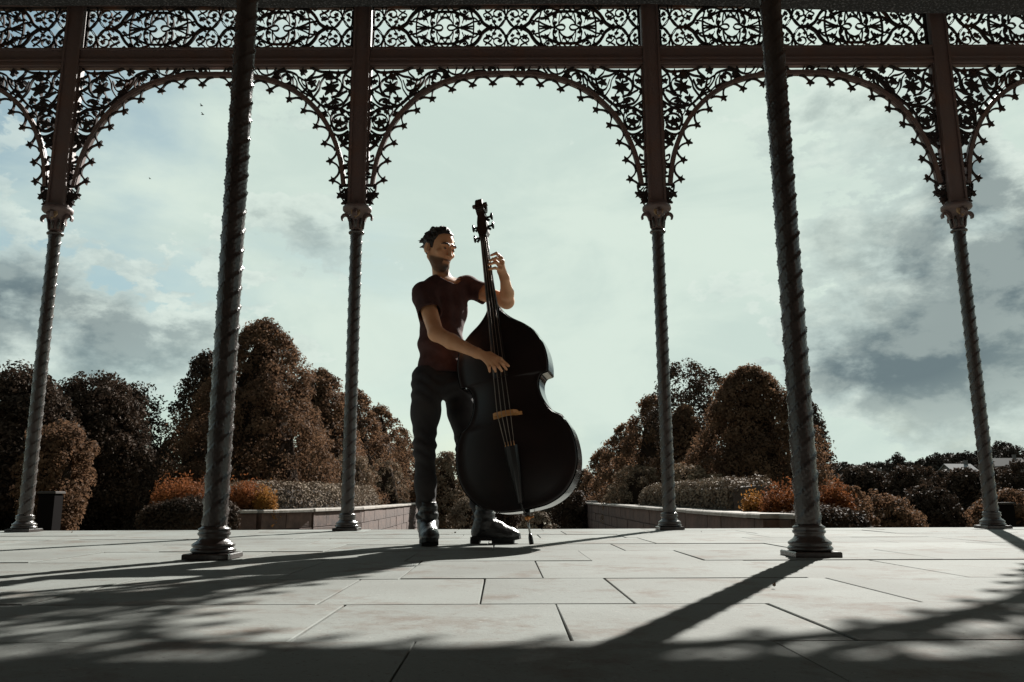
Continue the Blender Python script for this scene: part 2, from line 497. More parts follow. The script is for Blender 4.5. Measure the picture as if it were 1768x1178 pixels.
# --- column meshes, made once and shared
def twisted_shaft(r, z0, z1):
    n, dz = 90, 0.011
    rows = int((z1 - z0) / dz)
    zz = np.linspace(z0, z1, rows)
    th = np.arange(n) * 2 * PI / n
    ZZ, TH = np.meshgrid(zz, th, indexing='ij')
    ph = TH - ZZ * 2 * PI / 0.27                # ridges climb to the right on the near side
    q = (ph * 9 / (2 * PI)) % 1.0
    tri = np.abs(q - 0.5) * 2
    q3 = (ph * 3 / (2 * PI)) % 1.0
    major = np.clip(1 - np.minimum(q3, 1 - q3) * 9, 0, 1)
    rad = r * (0.97 + 0.07 * (1 - np.abs(np.sin(PI * q)) ** 0.5) + 0.075 * (1 - q3) ** 1.5 + 0.09 * major)
    taper = 1.04 - 0.07 * (ZZ - z0) / (z1 - z0)
    rad = rad * taper
    V = np.stack([rad * np.cos(TH), rad * np.sin(TH), ZZ], -1).reshape(-1, 3)
    i = np.arange(rows - 1)[:, None] * n; k = np.arange(n)[None]; k2 = (k + 1) % n
    F = np.stack([i + k, i + k2, i + n + k2, i + n + k], -1).reshape(-1, 4)
    return np_mesh('column', V, F, True)
me_shaft = twisted_shaft(0.0475, 0.12, Z_CAP - 0.235)
m_ = MB(); m_.cbox(-0.096, 0.096, -0.096, 0.096, 0.0, 0.022, 0.004); me_plinth = m_.mesh('plinth')
m_ = MB(); m_.lathe([(0.080, 0.022), (0.091, 0.027), (0.093, 0.034), (0.087, 0.041), (0.082, 0.044), (0.088, 0.050), (0.089, 0.057), (0.080, 0.064), (0.066, 0.074), (0.060, 0.085), (0.061, 0.092), (0.067, 0.096), (0.068, 0.104), (0.062, 0.109), (0.066, 0.114), (0.066, 0.122), (0.056, 0.127), (0.050, 0.134)], 36)
me_base = m_.mesh('base_moulding')
zc = Z_CAP
m_ = MB(); m_.lathe([(0.050, zc - 0.245), (0.064, zc - 0.240), (0.067, zc - 0.232), (0.062, zc - 0.224), (0.050, zc - 0.220)], 28); me_collar = m_.mesh('collar')
m_ = MB(); m_.lathe([(0.047, zc - 0.222), (0.050, zc - 0.16), (0.053, zc - 0.11), (0.062, zc - 0.075), (0.085, zc - 0.055), (0.112, zc - 0.047), (0.120, zc - 0.036), (0.120, zc - 0.014), (0.108, zc - 0.003), (0.07, zc)], 32)
me_cap = m_.mesh('capital')
m_ = MB()
pp = spline([(0.055, zc - 0.13), (0.075, zc - 0.085), (0.105, zc - 0.075), (0.125, zc - 0.095), (0.122, zc - 0.122)], 5)
m_.ribbon(pp, np.linspace(0.03, 0.014, len(pp)), -0.016, 0.016); me_hook = m_.mesh('leaf_hook')
m_ = MB()
m_.prism([(-0.040, zc - 0.052), (0.040, zc - 0.052), (0.036, zc - 0.085), (0, zc - 0.128), (-0.036, zc - 0.085)], -0.078, -0.056)
for a in (-0.014, 0.014):
    m_.prism([(a - 0.010, zc - 0.062), (a + 0.010, zc - 0.062), (a + 0.006, zc - 0.085), (a - 0.006, zc - 0.085)], -0.083, -0.078)
me_badge = m_.mesh('capital_shield')
m_ = MB()
for k in range(8):
    a = k * PI / 4
    m_.tube([(0.052 * math.cos(a), 0.052 * math.sin(a), zc - 0.20), (0.056 * math.cos(a), 0.056 * math.sin(a), zc - 0.15), (0.062 * math.cos(a), 0.062 * math.sin(a), zc - 0.115)], [0.010, 0.013, 0.006], 6)
me_neck = m_.mesh('necking_leaves')
NEAR_UP = 0.55
me_shaft2 = twisted_shaft(0.0475, 0.12, Z_CAP - 0.235 + NEAR_UP)
def column(x, y):
    up = NEAR_UP if y < D_FAR else 0.0
    c = obj('column', me_shaft2 if up else me_shaft, M['iron_col'], hall, (x, y - D_FAR, 0))
    for nm, me, mt in (('plinth', me_plinth, 'iron_col'), ('base_moulding', me_base, 'iron_col'), ('collar', me_collar, 'iron_col'),
                       ('capital', me_cap, 'iron'), ('necking_leaves', me_neck, 'iron_col'), ('capital_shield', me_badge, 'gilt')):
        o_ = obj(nm, me, M[mt], c)
        if nm not in ('plinth', 'base_moulding'): o_.location.z = up
    for k in range(4):
        h = obj('leaf_hook', me_hook, M['iron'], c); h.rotation_euler = (0, 0, k * PI / 2); h.location.z = up
    return c
for x in cols_x: column(x, D_FAR)
for x in cols_x: column(x, D_NEAR)
# --- posts standing on the capitals
PW = 0.064
m_ = MB()
m_.box(-PW, PW, -0.045, 0.045, Z_CAP - 0.004, Z_FR1 + 0.05)
for sx in (-1, 1):                              # raised edges round a sunk panel, and thin side flanges
    m_.box(sx * PW - 0.009, sx * PW + 0.009, -0.057, 0.057, Z_CAP + 0.002, Z_FR1 + 0.048)
    m_.box(min(sx * 0.074, sx * 0.088), max(sx * 0.074, sx * 0.088), -0.024, 0.024, Z_CAP + 0.30, Z_BEAM0 - 0.002)
m_.box(-PW - 0.012, PW + 0.012, -0.062, 0.062, Z_CAP - 0.006, Z_CAP + 0.03)
me_post = m_.mesh('post')
m2 = MB(); m2.box(-PW, PW, -0.05, 0.05, Z_CAP + NEAR_UP - 0.004, Z_FR1 + 0.10); me_post2 = m2.mesh('post')
for x in cols_x:
    obj('post', me_post, M['iron'], hall, (x, 0, 0))
    obj('post', me_post2, M['iron'], hall, (x, D_NEAR - D_FAR, 0))
# --- beams and rails, one per bay
zb0, zb1 = Z_BEAM0, Z_BEAM1
m_ = MB()
L2 = BAY / 2 - PW - 0.012
m_.box(-L2, L2, -0.040, 0.040, zb0 + 0.030, zb1 - 0.004)
m_.box(-L2, L2, -0.054, 0.054, zb0 + 0.050, zb0 + 0.064)
m_.box(-L2, L2, -0.048, 0.048, zb0 + 0.008, zb0 + 0.028)
m_.box(-L2, L2, -0.058, 0.058, zb1 - 0.022, zb1 - 0.006)
m_.box(-L2, L2, -0.020, 0.020, zb0 - 0.002, zb0 + 0.012)
me_beam = m_.mesh('beam')
m_ = MB(); m_.box(-L2, L2, -0.05, 0.05, Z_FR1, Z_FR1 + 0.05); me_rail = m_.mesh('top_rail')
# --- lacework traced in the photograph's left spandrel of the middle bay
def CA(x, y): return PZ(620 + x / 7.3625, 100 + y / 7.3625)
def CB(x, y): return PZ(540 + x / 4.53, 180 + y / 4.53)
def C2(x, y): return PZ(590 + x / 2.997, y / 2.997)
xl = cols_x[3]                                 # the post at the left of the middle bay
xr_mid = X0
def loc(p): return (p[0] - xr_mid, p[1])       # relative to the bay's centre line
px_m = 0.0049
strokes = []                                   # (points, width, source)
def A_(pts, w): strokes.append((spline([loc(CA(*p)) for p in pts], 5), w))
def B_(pts, w): strokes.append((spline([loc(CB(*p)) for p in pts], 5), w))
leaves = []
def LA(x, y, r, rot=0, n=5): leaves.append((loc(CA(x, y)), r / 7.3625 * px_m, rot, n))
def LB(x, y, r, rot=0, n=5): leaves.append((loc(CB(x, y)), r / 4.53 * px_m, rot, n))
def circ(x, y, r, a0=0, a1=360, k=14): return [(x + r * math.cos(R(a0 + (a1 - a0) * i / k)), y + r * math.sin(R(a0 + (a1 - a0) * i / k))) for i in range(k + 1)]
TH = 0.0125
A_([(150, 115), (225, 190), (262, 270), (258, 350), (275, 420), (330, 480), (400, 505)], 0.019)
A_([(100, 460), (150, 420), (205, 395), (255, 360)], 0.018)
A_([(100, 430), (130, 440), (170, 470), (200, 530), (260, 590), (370, 615), (460, 620), (555, 575), (600, 520), (690, 445), (770, 370), (825, 290), (850, 220), (930, 180), (1010, 165)], 0.019)
A_([(200, 420), (260, 450), (300, 480), (350, 490)], 0.014)
A_([(100, 205), (150, 235), (165, 300), (150, 380), (110, 420)], TH)
A_([(160, 260), (230, 220)], TH)
A_([(200, 165), (300, 190), (420, 180), (540, 175), (620, 150), (690, 120)], 0.016)
A_([(300, 200), (360, 250), (400, 215), (440, 165)], TH)
A_([(330, 300), (360, 260), (300, 290), (275, 350), (290, 420), (330, 470)], TH)
A_([(330, 300), (400, 325), (410, 360)], TH)
A_([(440, 190), (500, 240), (540, 310), (555, 390), (590, 450), (620, 490)], TH)
A_([(470, 190), (560, 235), (640, 250), (700, 280), (750, 270)], 0.015)
A_([(620, 150), (640, 200), (690, 245), (740, 285), (830, 240)], TH)
A_([(560, 290), (600, 390), (650, 420), (700, 400)], TH)
A_([(740, 275), (720, 350), (690, 420), (640, 470)], 0.019)
A_([(800, 250), (770, 330), (720, 375), (760, 430)], TH)
A_([(250, 560), (290, 530), (350, 530), (420, 590), (480, 595)], TH)
A_([(600, 540), (545, 570), (540, 600), (570, 650)], TH)
A_([(440, 695), (500, 620), (560, 575), (640, 505), (700, 465), (770, 430), (840, 370)], 0.015)
A_([(625, 520), (672, 570)], TH)
A_([(700, 470), (735, 515)], TH)
A_([(770, 425), (790, 470)], TH)
A_([(905, 215), (850, 300), (845, 380), (885, 425)], 0.014)
A_([(905, 240), (890, 340), (900, 400)], TH)
A_(circ(985, 265, 62), TH)
A_([(915, 320), (980, 340), (1080, 290), (1140, 260)], TH)
A_([(930, 180), (1000, 165), (1080, 175), (1130, 215), (1185, 275)], 0.014)
A_([(1010, 130), (1100, 160), (1140, 190)], TH)
A_([(1120, 125), (1160, 190), (1250, 215), (1330, 170), (1360, 130)], TH)
A_([(1245, 125), (1225, 190)], TH); A_([(1300, 205), (1345, 135)], TH); A_([(1350, 205), (1405, 135)], TH)
A_([(1380, 210), (1480, 170), (1600, 165)], 0.016)
A_([(1440, 125), (1480, 170), (1440, 215)], TH)
A_([(1570, 125), (1600, 165), (1640, 190), (1700, 180), (1740, 150), (1690, 130), (1640, 145)], TH)
A_([(1700, 180), (1800, 180)], TH); A_([(1760, 125), (1790, 180)], TH)
A_([(100, 705), (180, 690), (260, 645), (350, 640), (430, 655)], 0.015)
A_([(100, 515), (150, 560), (210, 600), (270, 640)], TH)
A_([(430, 620), (425, 690), (390, 750)], TH)
A_(circ(272, 815, 95), TH)
A_([(100, 745), (150, 735), (205, 680), (280, 650), (350, 680), (385, 750), (375, 850), (330, 912), (245, 920), (165, 885)], 0.015)
A_([(135, 750), (140, 850), (130, 950), (150, 985)], 0.020)
A_([(340, 650), (360, 690), (390, 750)], TH); A_([(360, 850), (400, 870)], TH); A_([(300, 880), (345, 925)], TH)
A_([(150, 930), (220, 975), (290, 985), (340, 960)], 0.018)
A_([(100, 1000), (160, 985), (230, 990), (270, 1050)], 0.016)
A_([(230, 1000), (220, 1080), (170, 1110)], 0.028)
for a in ((415, 385, 120, .2, 7), (350, 560, 55, .4, 5), (490, 530, 62, 1.2, 5), (430, 245, 68, .5, 5), (325, 195, 45, 0, 5), (650, 320, 65, .9, 5), (775, 175, 55, 0, 5),
          (200, 305, 45, 0, 5), (160, 620, 50, .3, 5), (950, 245, 45, .2, 5), (1095, 235, 55, .7, 5), (270, 830, 80, .2, 5), (185, 780, 45, 0, 5), (320, 805, 40, .5, 5), (355, 690, 40, .4, 5), (245, 690, 38, 0, 5), (890, 360, 36, 0, 4),
          (150, 1010, 55, 0, 5), (1660, 155, 30, 0, 4), (130, 440, 60, 0, 4), (470, 715, 55, .4, 4), (680, 440, 45, .3, 4)):
    LA(*a)
B_([(400, 250), (450, 262), (490, 290), (540, 255)], 0.018)
B_([(400, 330), (450, 345), (500, 315)], 0.017)
B_([(480, 330), (430, 375), (405, 410), (425, 450), (470, 440), (478, 405), (450, 412)], TH)
B_([(395, 350), (425, 380)], TH); B_([(400, 440), (430, 470), (480, 480)], TH); B_([(395, 490), (440, 498), (485, 500)], 0.024)
B_([(392, 572), (478, 572)], 0.018); B_([(440, 512), (430, 570)], TH); B_([(430, 575), (430, 625)], TH)
B_([(378, 636), (496, 636)], 0.027)
B_([(497, 640), (490, 680), (470, 720), (430, 755), (372, 788)], 0.016)
B_([(376, 664), (430, 660), (450, 690), (430, 725), (400, 715), (405, 692)], TH)
B_([(372, 740), (400, 745), (420, 765)], TH); B_([(450, 660), (480, 690)], TH)
for a in ((440, 715, 46, .3, 5), (488, 712, 34, .2, 5), (448, 768, 32, .5, 5), (460, 262, 34, .1, 5), (485, 305, 42, .2, 5), (425, 470, 26, 0, 4), (440, 545, 15, 0, 4), (400, 395, 24, 0, 4)):
    LB(*a)
rib_pts = [C2(*p) for p in ((158, 962), (168, 900), (178, 850), (197, 785), (228, 712), (268, 640), (322, 570), (390, 507), (470, 455), (560, 418), (650, 397), (740, 387), (845, 383))]
rib_half = spline([loc(p) for p in rib_pts], 5)
rib_half[-1][0] = 0.0
def leaf_poly(c, r, rot, n):
    out = []
    for i in range(2 * n):
        rr_ = r if i % 2 == 0 else r * 0.42
        a = rot + PI / 2 + i * PI / n
        out.append((c[0] + rr_ * math.cos(a), c[1] + rr_ * math.sin(a)))
    return out
def spandrel(side):
    m = MB()
    for i, (p, w) in enumerate(strokes):
        q = p.copy(); q[:, 0] *= side
        e = (i % 9) * 0.0006
        m.ribbon(q, w * 0.72, -0.012 - e, 0.012 + e)
    for i, (c, r, rot, n_) in enumerate(leaves):
        e = 0.006 + (i % 7) * 0.0006
        m.prism(leaf_poly((c[0] * side, c[1]), r, rot * side, n_), -0.012 - e, 0.012 + e)
    return m.mesh('spandrel_scrollwork')
me_spL, me_spR = spandrel(1), spandrel(-1)
rib_full = np.vstack([rib_half, np.stack([-rib_half[-2::-1, 0], rib_half[-2::-1, 1]], 1)])
m_ = MB(); m_.ribbon(rib_full, 0.031, -0.030, 0.030)
inner = rib_full.copy()
m_.ribbon(rib_full, 0.040, -0.016, 0.016)
me_rib = m_.mesh('arch_rib')
# cusp: two little curved legs carrying a star
star_px = ((222, 933), (238, 833), (272, 742), (325, 655), (398, 578), (475, 520), (573, 473), (679, 450), (782, 443))
star = [np.array(loc(C2(*p))) for p in star_px]
star = star + [np.array((-s_[0], s_[1])) for s_ in star[::-1]]
m_ = MB()
ch = 0.086                                     # rib to star
for sx in (-1, 1):
    p = spline([(sx * 0.090, -0.021), (sx * 0.064, -0.026), (sx * 0.042, -0.038), (sx * 0.024, -0.056), (sx * 0.008, -0.078)], 4)
    m_.ribbon(p, np.linspace(0.016, 0.011, len(p)), -0.010, 0.010)
m_.prism(leaf_poly((0, -ch), 0.038, PI, 5), -0.014, 0.014)
me_cusp = m_.mesh('cusp')
# --- frieze pattern: one period runs from the middle of a cross to the middle of an oval
def frieze():
    m = MB()
    kx, kz = 0.000719, 0.000752
    zmid = (zb1 + Z_FR1) / 2
    half_h = (Z_FR1 - zb1) / 2
    kz = half_h / 268.0
    cnt = [0]
    def st(pts, w, ox, sx, sz):
        p = spline([(ox + sx * x * kx, zmid + sz * y * kz) for x, y in pts], 4)
        e = 0.0005 * (cnt[0] % 11); cnt[0] += 1
        m.ribbon(p, w * 0.68, -0.008 - e, 0.008 + e)
    def lf(x, y, r, rot, ox, sx, sz, n_=5):
        e = 0.0055 + 0.0005 * (cnt[0] % 7); cnt[0] += 1
        m.prism(leaf_poly((ox + sx * x * kx, zmid + sz * y * kz), r * 0.78 * kx, rot, n_), -0.008 - e, 0.008 + e)
    cross = [([(0, 118), (25, 70), (60, 25), (105, 0)], .010), ([(0, 118), (45, 70), (75, 30), (105, 0)], .009),
             ([(0, 118), (20, 175), (50, 215), (108, 228), (152, 190), (142, 142), (100, 132), (72, 165)], .012),
             ([(0, 118), (-8, 180), (-26, 255)], .011), ([(20, 175), (30, 262)], .010),
             ([(105, 0), (150, 55), (172, 120), (150, 150)], .011), ([(172, 120), (190, 160), (260, 215)], .010),
             ([(205, 0), (160, 12), (105, 0)], .010), ([(172, 120), (225, 110), (280, 160), (200, 205), (168, 228)], .010)]
    cl = [(110, 0, 42, 0, 5), (0, 118, 38, 0, 5), (75, 165, 40, .4, 5), (76, 100, 32, .2, 4), (148, 75, 34, 0, 4), (185, 28, 24, 0, 4), (228, 118, 52, .6, 4)]
    oval = [([(-552, 0), (-470, 55), (-430, 120), (-385, 180), (-325, 228), (-240, 252)], .038),
            ([(-552, 0), (-500, 22), (-440, 85)], .022), ([(-318, 190), (-345, 100), (-352, 0)], .020), ([(-430, 85), (-345, 70), (-300, 45), (-205, 6), (-150, 0)], .011),
            ([(-352, 20), (-300, 12), (-205, 0)], .010), ([(-420, 40), (-400, 85), (-375, 110), (-330, 130)], .010),
            ([(-150, 0), (-100, 30), (-50, 30), (-25, 0)], .012), ([(-105, 28), (-80, 80), (-45, 112), (0, 128)], .012),
            ([(-330, 110), (-270, 120), (-190, 165), (-110, 195), (0, 200)], .021), ([(-150, 0), (-175, 60), (-160, 130), (-120, 190)], .019),
            ([(-105, 30), (-100, 100), (-80, 190)], .013), ([(-55, 112), (-70, 190)], .010), ([(-25, 118), (-20, 160), (0, 185)], .010),
            ([(-285, 205), (-245, 165), (-190, 190), (-170, 238)], .012), ([(-285, 205), (-250, 240), (-190, 238), (-110, 215), (-70, 262)], .012), ([(-60, 200), (0, 258)], .012),
            ([(-440, 262), (-400, 225), (-370, 255)], .010), ([(-210, 60), (-240, 130)], .010)]
    ol = [(-260, 122, 58, .5, 5), (-150, 140, 40, .2, 5), (-35, 130, 30, .2, 4), (-150, 55, 38, .3, 4), (-205, 0, 34, 0, 4), (-420, 50, 34, 0, 4), (-330, 215, 50, .2, 4), (-240, 200, 30, 0, 4)]
    for ox in (-1.078, 0.0, 1.078):
        for sx in (-1, 1):
            for sz in (-1, 1):
                for p, w in cross:
                    q = p
                    if abs(ox + sx * 0.13) > L2 - 0.02 and abs(ox) > 0.5 and sx * ox > 0:
                        q = [(min(x, 118), y) for x, y in p]
                        if all(x >= 118 for x, y in q): continue
                    st(q, w, ox, sx, sz)
                for l in cl:
                    if sx * ox > 0.5 and l[0] > 120: continue
                    lf(l[0], l[1], l[2], l[3], ox, sx, sz, l[4])
    for ox in (-0.539, 0.539):
        for sx in (-1, 1):
            for sz in (-1, 1):
                for p, w in oval: st(p, w, ox, sx, sz)
                for l in ol: lf(l[0], l[1], l[2], l[3], ox, sx, sz, l[4])
    for sz in (-1, 1):                          # thin frame
        m.box(-L2, L2, -0.016, 0.016, zmid + sz * half_h - 0.006, zmid + sz * half_h + 0.006)
    for sx in (-1, 1):
        m.box(sx * (L2 - 0.012) - 0.005, sx * (L2 - 0.012) + 0.005, -0.0165, 0.0165, zmid - half_h, zmid + half_h)
    return m.mesh('frieze_scrollwork')
me_frieze = frieze()
def nearest_rib(p):
    d = np.linalg.norm(rib_full - p, axis=1); i = int(d.argmin())
    return rib_full[i], d[i]
for k in range(len(cols_x) - 1):
    cx = (cols_x[k] + cols_x[k + 1]) / 2
    obj('beam', me_beam, M['iron'], hall, (cx, 0, 0))
    obj('top_rail', me_rail, M['iron'], hall, (cx, 0, 0))
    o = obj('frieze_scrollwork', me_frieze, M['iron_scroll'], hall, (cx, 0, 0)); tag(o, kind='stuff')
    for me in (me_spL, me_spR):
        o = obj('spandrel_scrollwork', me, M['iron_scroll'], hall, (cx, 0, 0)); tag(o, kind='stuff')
    rib = obj('arch_rib', me_rib, M['iron'], hall, (cx, 0, 0))
    for s_ in star:
        q, d = nearest_rib(s_)
        v = s_ - q; v /= np.linalg.norm(v)
        c = obj('cusp', me_cusp, M['iron_scroll'], rib, (q[0], 0, q[1]))
        c.rotation_euler = (0, -math.atan2(v[0], -v[1]), 0)
# --- roof, ceiling and an unseen wall added behind the camera
m_ = MB(); m_.box(-10.2, 10.2, -5.6 - D_FAR, 0.06, Z_FR1 + 0.10, Z_FR1 + 0.16); m_.build('ceiling', M['boards'], hall)
m_ = MB()                                       # rough plaster cove hanging just inside the frieze
xx = np.linspace(-6, 6, 49)
bot = []
for x in xx:
    pxl = 870 + x / 7.0 * FPX
    yy = np.interp(pxl, [0, 250, 500, 640, 884, 1100, 1300, 1500, 1768], [10, 10, 14, 11, 7, 7, 13, 21, 27])
    bot.append(W(pxl, yy + RNG.uniform(-1.2, 1.2), D_FAR - 0.18).z)
vs = []
for x, b in zip(xx, bot): vs += [(x, -0.18, b), (x, -0.18, Z_FR1 + 0.12), (x, -0.9, Z_FR1 + 0.12), (x, -0.62, b + 0.02)]
fs = []
for i in range(len(xx) - 1):
    for a in range(4): fs.append((4 * i + a, 4 * i + (a + 1) % 4, 4 * i + 4 + (a + 1) % 4, 4 * i + 4 + a))
m_.add(vs, fs); m_.build('ceiling_cove', M['ceiling'], hall)
m_ = MB(); m_.box(-0.75, 0.95, -0.085, -0.055, Z_FR1 - 0.004, Z_FR1 + 0.03); m_.build('timber_strip', M['wood'], hall)
m_ = MB()
x0, x1, y0, y1, zr = -10.4, 10.4, -5.8 - D_FAR, 0.12, Z_FR1 + 0.165
m_.add([(x0, y0, zr), (x1, y0, zr), (x1, y1, zr), (x0, y1, zr), (x0 + 5, (y0 + y1) / 2, zr + 2.6), (x1 - 5, (y0 + y1) / 2, zr + 2.6)],
       [(0, 3, 2, 1), (0, 1, 5, 4), (2, 3, 4, 5), (1, 2, 5), (3, 0, 4)])
m_.build('roof', M['roof'], hall)
m_ = MB(); m_.box(-10.0, 10.0, -5.3 - D_FAR, -5.05 - D_FAR, -0.9, Z_FR1 + 0.10); m_.build('added_back_wall', M['plaster'], hall)  # unseen wall, added to darken the interior and bounce warm light

# ------------------------------------------------------------------ foliage
def leaf_cloud(name, P, Nv, size, aspect=0.55, jitter=0.35):
    """one mesh of small folded kite-shaped leaves at points P facing roughly along Nv"""
    n = len(P)
    P = np.asarray(P, np.float32)
    nr = np.asarray(Nv, np.float32) + RNG.normal(0, 0.55, (n, 3)).astype(np.float32)
    nr /= np.linalg.norm(nr, axis=1)[:, None] + 1e-6
    t = RNG.normal(0, 1, (n, 3)).astype(np.float32)
    t -= nr * (t * nr).sum(1)[:, None]; t /= np.linalg.norm(t, axis=1)[:, None] + 1e-6
    b = np.cross(nr, t)
    s = (size * (1 + RNG.uniform(-jitter * 1.4, jitter * 1.2, n))).astype(np.float32)[:, None]
    fold = nr * s * 0.14
    V = np.stack([P - t * s * 0.5, P + b * s * aspect * 0.5 + fold, P + t * s * 0.5, P - b * s * aspect * 0.5 + fold], 1).reshape(-1, 3)
    F = np.arange(4 * n, dtype=np.int32).reshape(-1, 4)
    return np_mesh(name, V, F)
def dirs(n):
    d = RNG.normal(0, 1, (n, 3)); return d / np.linalg.norm(d, axis=1)[:, None]
def clump_points(centres, radii, outs, per):
    """leaves gathered in clumps that face outwards"""
    P, Nn = [], []
    for c, r, o_ in zip(centres, radii, outs):
        d = dirs(per)
        d = d + np.asarray(o_) * 0.55; d /= np.linalg.norm(d, axis=1)[:, None]
        rad = r * RNG.uniform(0.35, 1.0, per) ** 0.6
        P.append(np.asarray(c) + d * rad[:, None]); Nn.append(d)
    return np.vstack(P), np.vstack(Nn)
def egg(kind, h, r, z0, k):
    """k clump centres on a crown of height h and radius r standing from z0"""
    t = RNG.uniform(0, 1, k) ** (1.25 if kind == 'cone' else 0.95)
    if kind == 'cone': prof = lambda t: np.minimum(1.0, (1 - t) ** 0.62 * 1.18) * np.clip(0.55 + t * 3, 0, 1)
    elif kind == 'dome': prof = lambda t: np.sqrt(np.clip(1 - (t * 1.02 - 0.1) ** 2 / 0.9, 0, 1)) * np.clip(0.7 + t * 2, 0, 1)
    else: prof = lambda t: np.sqrt(np.clip(1 - (2 * t - 1) ** 2, 0, 1)) * 0.95 + 0.05
    a = RNG.uniform(0, 2 * PI, k)
    lump = 1 + 0.10 * np.sin(a * 3 + t * 7 + RNG.uniform(0, 6)) + 0.08 * np.sin(a * 5 - t * 11 + RNG.uniform(0, 6))
    rr_ = prof(t) * r * lump * (1 - 0.42 * RNG.uniform(0, 1, k) ** 1.5)
    C = np.stack([rr_ * np.cos(a), rr_ * np.sin(a), z0 + t * h], 1)
    O = np.stack([np.cos(a), np.sin(a), 0.3 + 1.0 * t], 1)
    return C, O, prof
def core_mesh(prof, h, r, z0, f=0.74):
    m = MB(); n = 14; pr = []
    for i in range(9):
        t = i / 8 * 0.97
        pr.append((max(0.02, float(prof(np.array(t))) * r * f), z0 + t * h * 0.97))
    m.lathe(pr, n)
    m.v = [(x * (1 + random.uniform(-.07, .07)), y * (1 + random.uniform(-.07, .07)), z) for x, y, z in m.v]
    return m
def tree(name, x, y, ztop, r, label, kind='cone', mt='leaf_warm', size=0.10, clumps=420, per=60, clump_r=0.30, skirt=0.1, group=None, core=0.66, loose=0.0, cat='tree'):
    clumps = int(clumps * 1.35); core = min(core, 0.5)
    g = ground_z(x, y)
    t = empty(name, (x, y, g)); tag(t, label, cat, group)
    H_ = ztop - g
    z0 = H_ * skirt; h = H_ - z0 - clump_r * 0.6
    C, O, prof = egg(kind, h, r, z0, clumps)
    C[:, :2] += RNG.normal(0, loose, (clumps, 2)); C[:, 2] += RNG.normal(0, loose, clumps)
    P, Nn = clump_points(C, clump_r * RNG.uniform(0.6, 1.15, clumps), O, per)
    P[:, 2] = np.maximum(P[:, 2], 0.02)
    crown = obj('crown', leaf_cloud('crown', P, Nn, size), M[mt], t)
    if core: obj('shade_core', core_mesh(prof, h, r, z0, core).mesh('shade_core'), M['twigs'], crown)  # solid dark core stands in for the shade inside the crown
    m = MB()
    m.tube([(0, 0, -0.3), (0.02, 0, z0 + 0.2 * h), (0, 0.02, z0 + 0.5 * h), (0, 0, z0 + 0.86 * h)], [0.035 * H_ * .7, 0.026 * H_ * .7, 0.016 * H_ * .7, 0.01], 8)
    for k in range(9):
        a = k * 2.4; zz = z0 + h * (0.12 + 0.07 * k); q = float(prof(np.array(min(0.95, (zz - z0) / h + 0.12)))) * r * 0.8
        m.tube([(0, 0, zz), (q * .5 * math.cos(a), q * .5 * math.sin(a), zz + h * .05), (q * math.cos(a), q * math.sin(a), zz + h * .12)], [0.012 * H_, 0.007 * H_, 0.003 * H_], 5)
    m.build('trunk', M['bark'], t)
    return t
def at(px, D): return W(px, 860, D).x
def ztop(px, py, D): return W(px, py, D).z
# --- the two rows of cone-shaped trees flanking the path
AV = 'clipped trees in two rows along the path'
tree('cone_tree', at(440, 24), 24, ztop(440, 554, 24), 2.6, 'tallest russet cone-shaped tree, behind the left near twisted column', 'cone', 'leaf_warm', .085, 900, 70, .34, 0.05, AV)
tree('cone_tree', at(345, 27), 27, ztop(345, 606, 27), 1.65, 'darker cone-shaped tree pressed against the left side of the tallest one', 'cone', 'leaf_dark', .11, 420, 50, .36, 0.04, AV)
tree('cone_tree', at(545, 31), 31, ztop(545, 640, 31), 2.3, 'cone-shaped tree just right of the tallest one in the left row', 'cone', 'leaf_warm', .105, 560, 60, .36, 0.04, AV)
tree('cone_tree', at(606, 40), 40, ztop(606, 674, 40), 2.7, 'cone-shaped tree of the left row seen just right of the left middle column', 'cone', 'leaf_warm', .14, 330, 44, .42, 0.04, AV)
tree('cone_tree', at(652, 52), 52, ztop(652, 700, 52), 2.9, 'cone-shaped tree of the left row, third before the musician', 'cone', 'leaf_warm', .17, 260, 40, .48, 0.04, AV)
tree('cone_tree', at(688, 66), 66, ztop(688, 738, 66), 2.9, 'farthest cone-shaped tree of the left row, beside the musician', 'cone', 'leaf_warm', .2, 200, 36, .5, 0.04, AV)
tree('cone_tree', at(1306, 23), 23, ztop(1306, 633, 23), 2.3, 'broad russet cone-shaped tree left of the right near twisted column', 'cone', 'leaf_warm', .085, 820, 68, .34, 0.05, AV)
tree('cone_tree', at(1400, 26), 26, ztop(1400, 690, 26), 0.9, 'narrow dark tree hidden behind the right near twisted column', 'cone', 'leaf_dark', .11, 200, 50, .34, 0.04, AV)
tree('loose_tree', at(1192, 30), 30, ztop(1192, 632, 30), 1.15, 'loose airy tree with sky gaps standing above the right row', 'round', 'leaf_dark', .12, 190, 34, .42, 0.35, AV, core=0, loose=.15)
tree('loose_tree', at(1235, 31), 31, ztop(1235, 640, 31), 0.7, 'slender airy treetop between the loose tree and the broad cone tree', 'round', 'leaf_dark', .12, 90, 30, .34, 0.4, AV, core=0, loose=.1)
tree('cone_tree', at(1190, 28), 28, ztop(1190, 702, 28), 1.25, 'small sunlit cone-shaped tree in front of the loose airy tree', 'cone', 'leaf_warm', .12, 300, 50, .34, 0.04, AV)
tree('cone_tree', at(1132, 37), 37, ztop(1132, 684, 37), 2.1, 'cone-shaped tree of the right row just left of the right middle column', 'cone', 'leaf_warm', .135, 330, 46, .4, 0.04, AV)
tree('cone_tree', at(1085, 48), 48, ztop(1085, 732, 48), 2.5, 'cone-shaped tree of the right row, second from the bass', 'cone', 'leaf_warm', .165, 260, 42, .46, 0.04, AV)
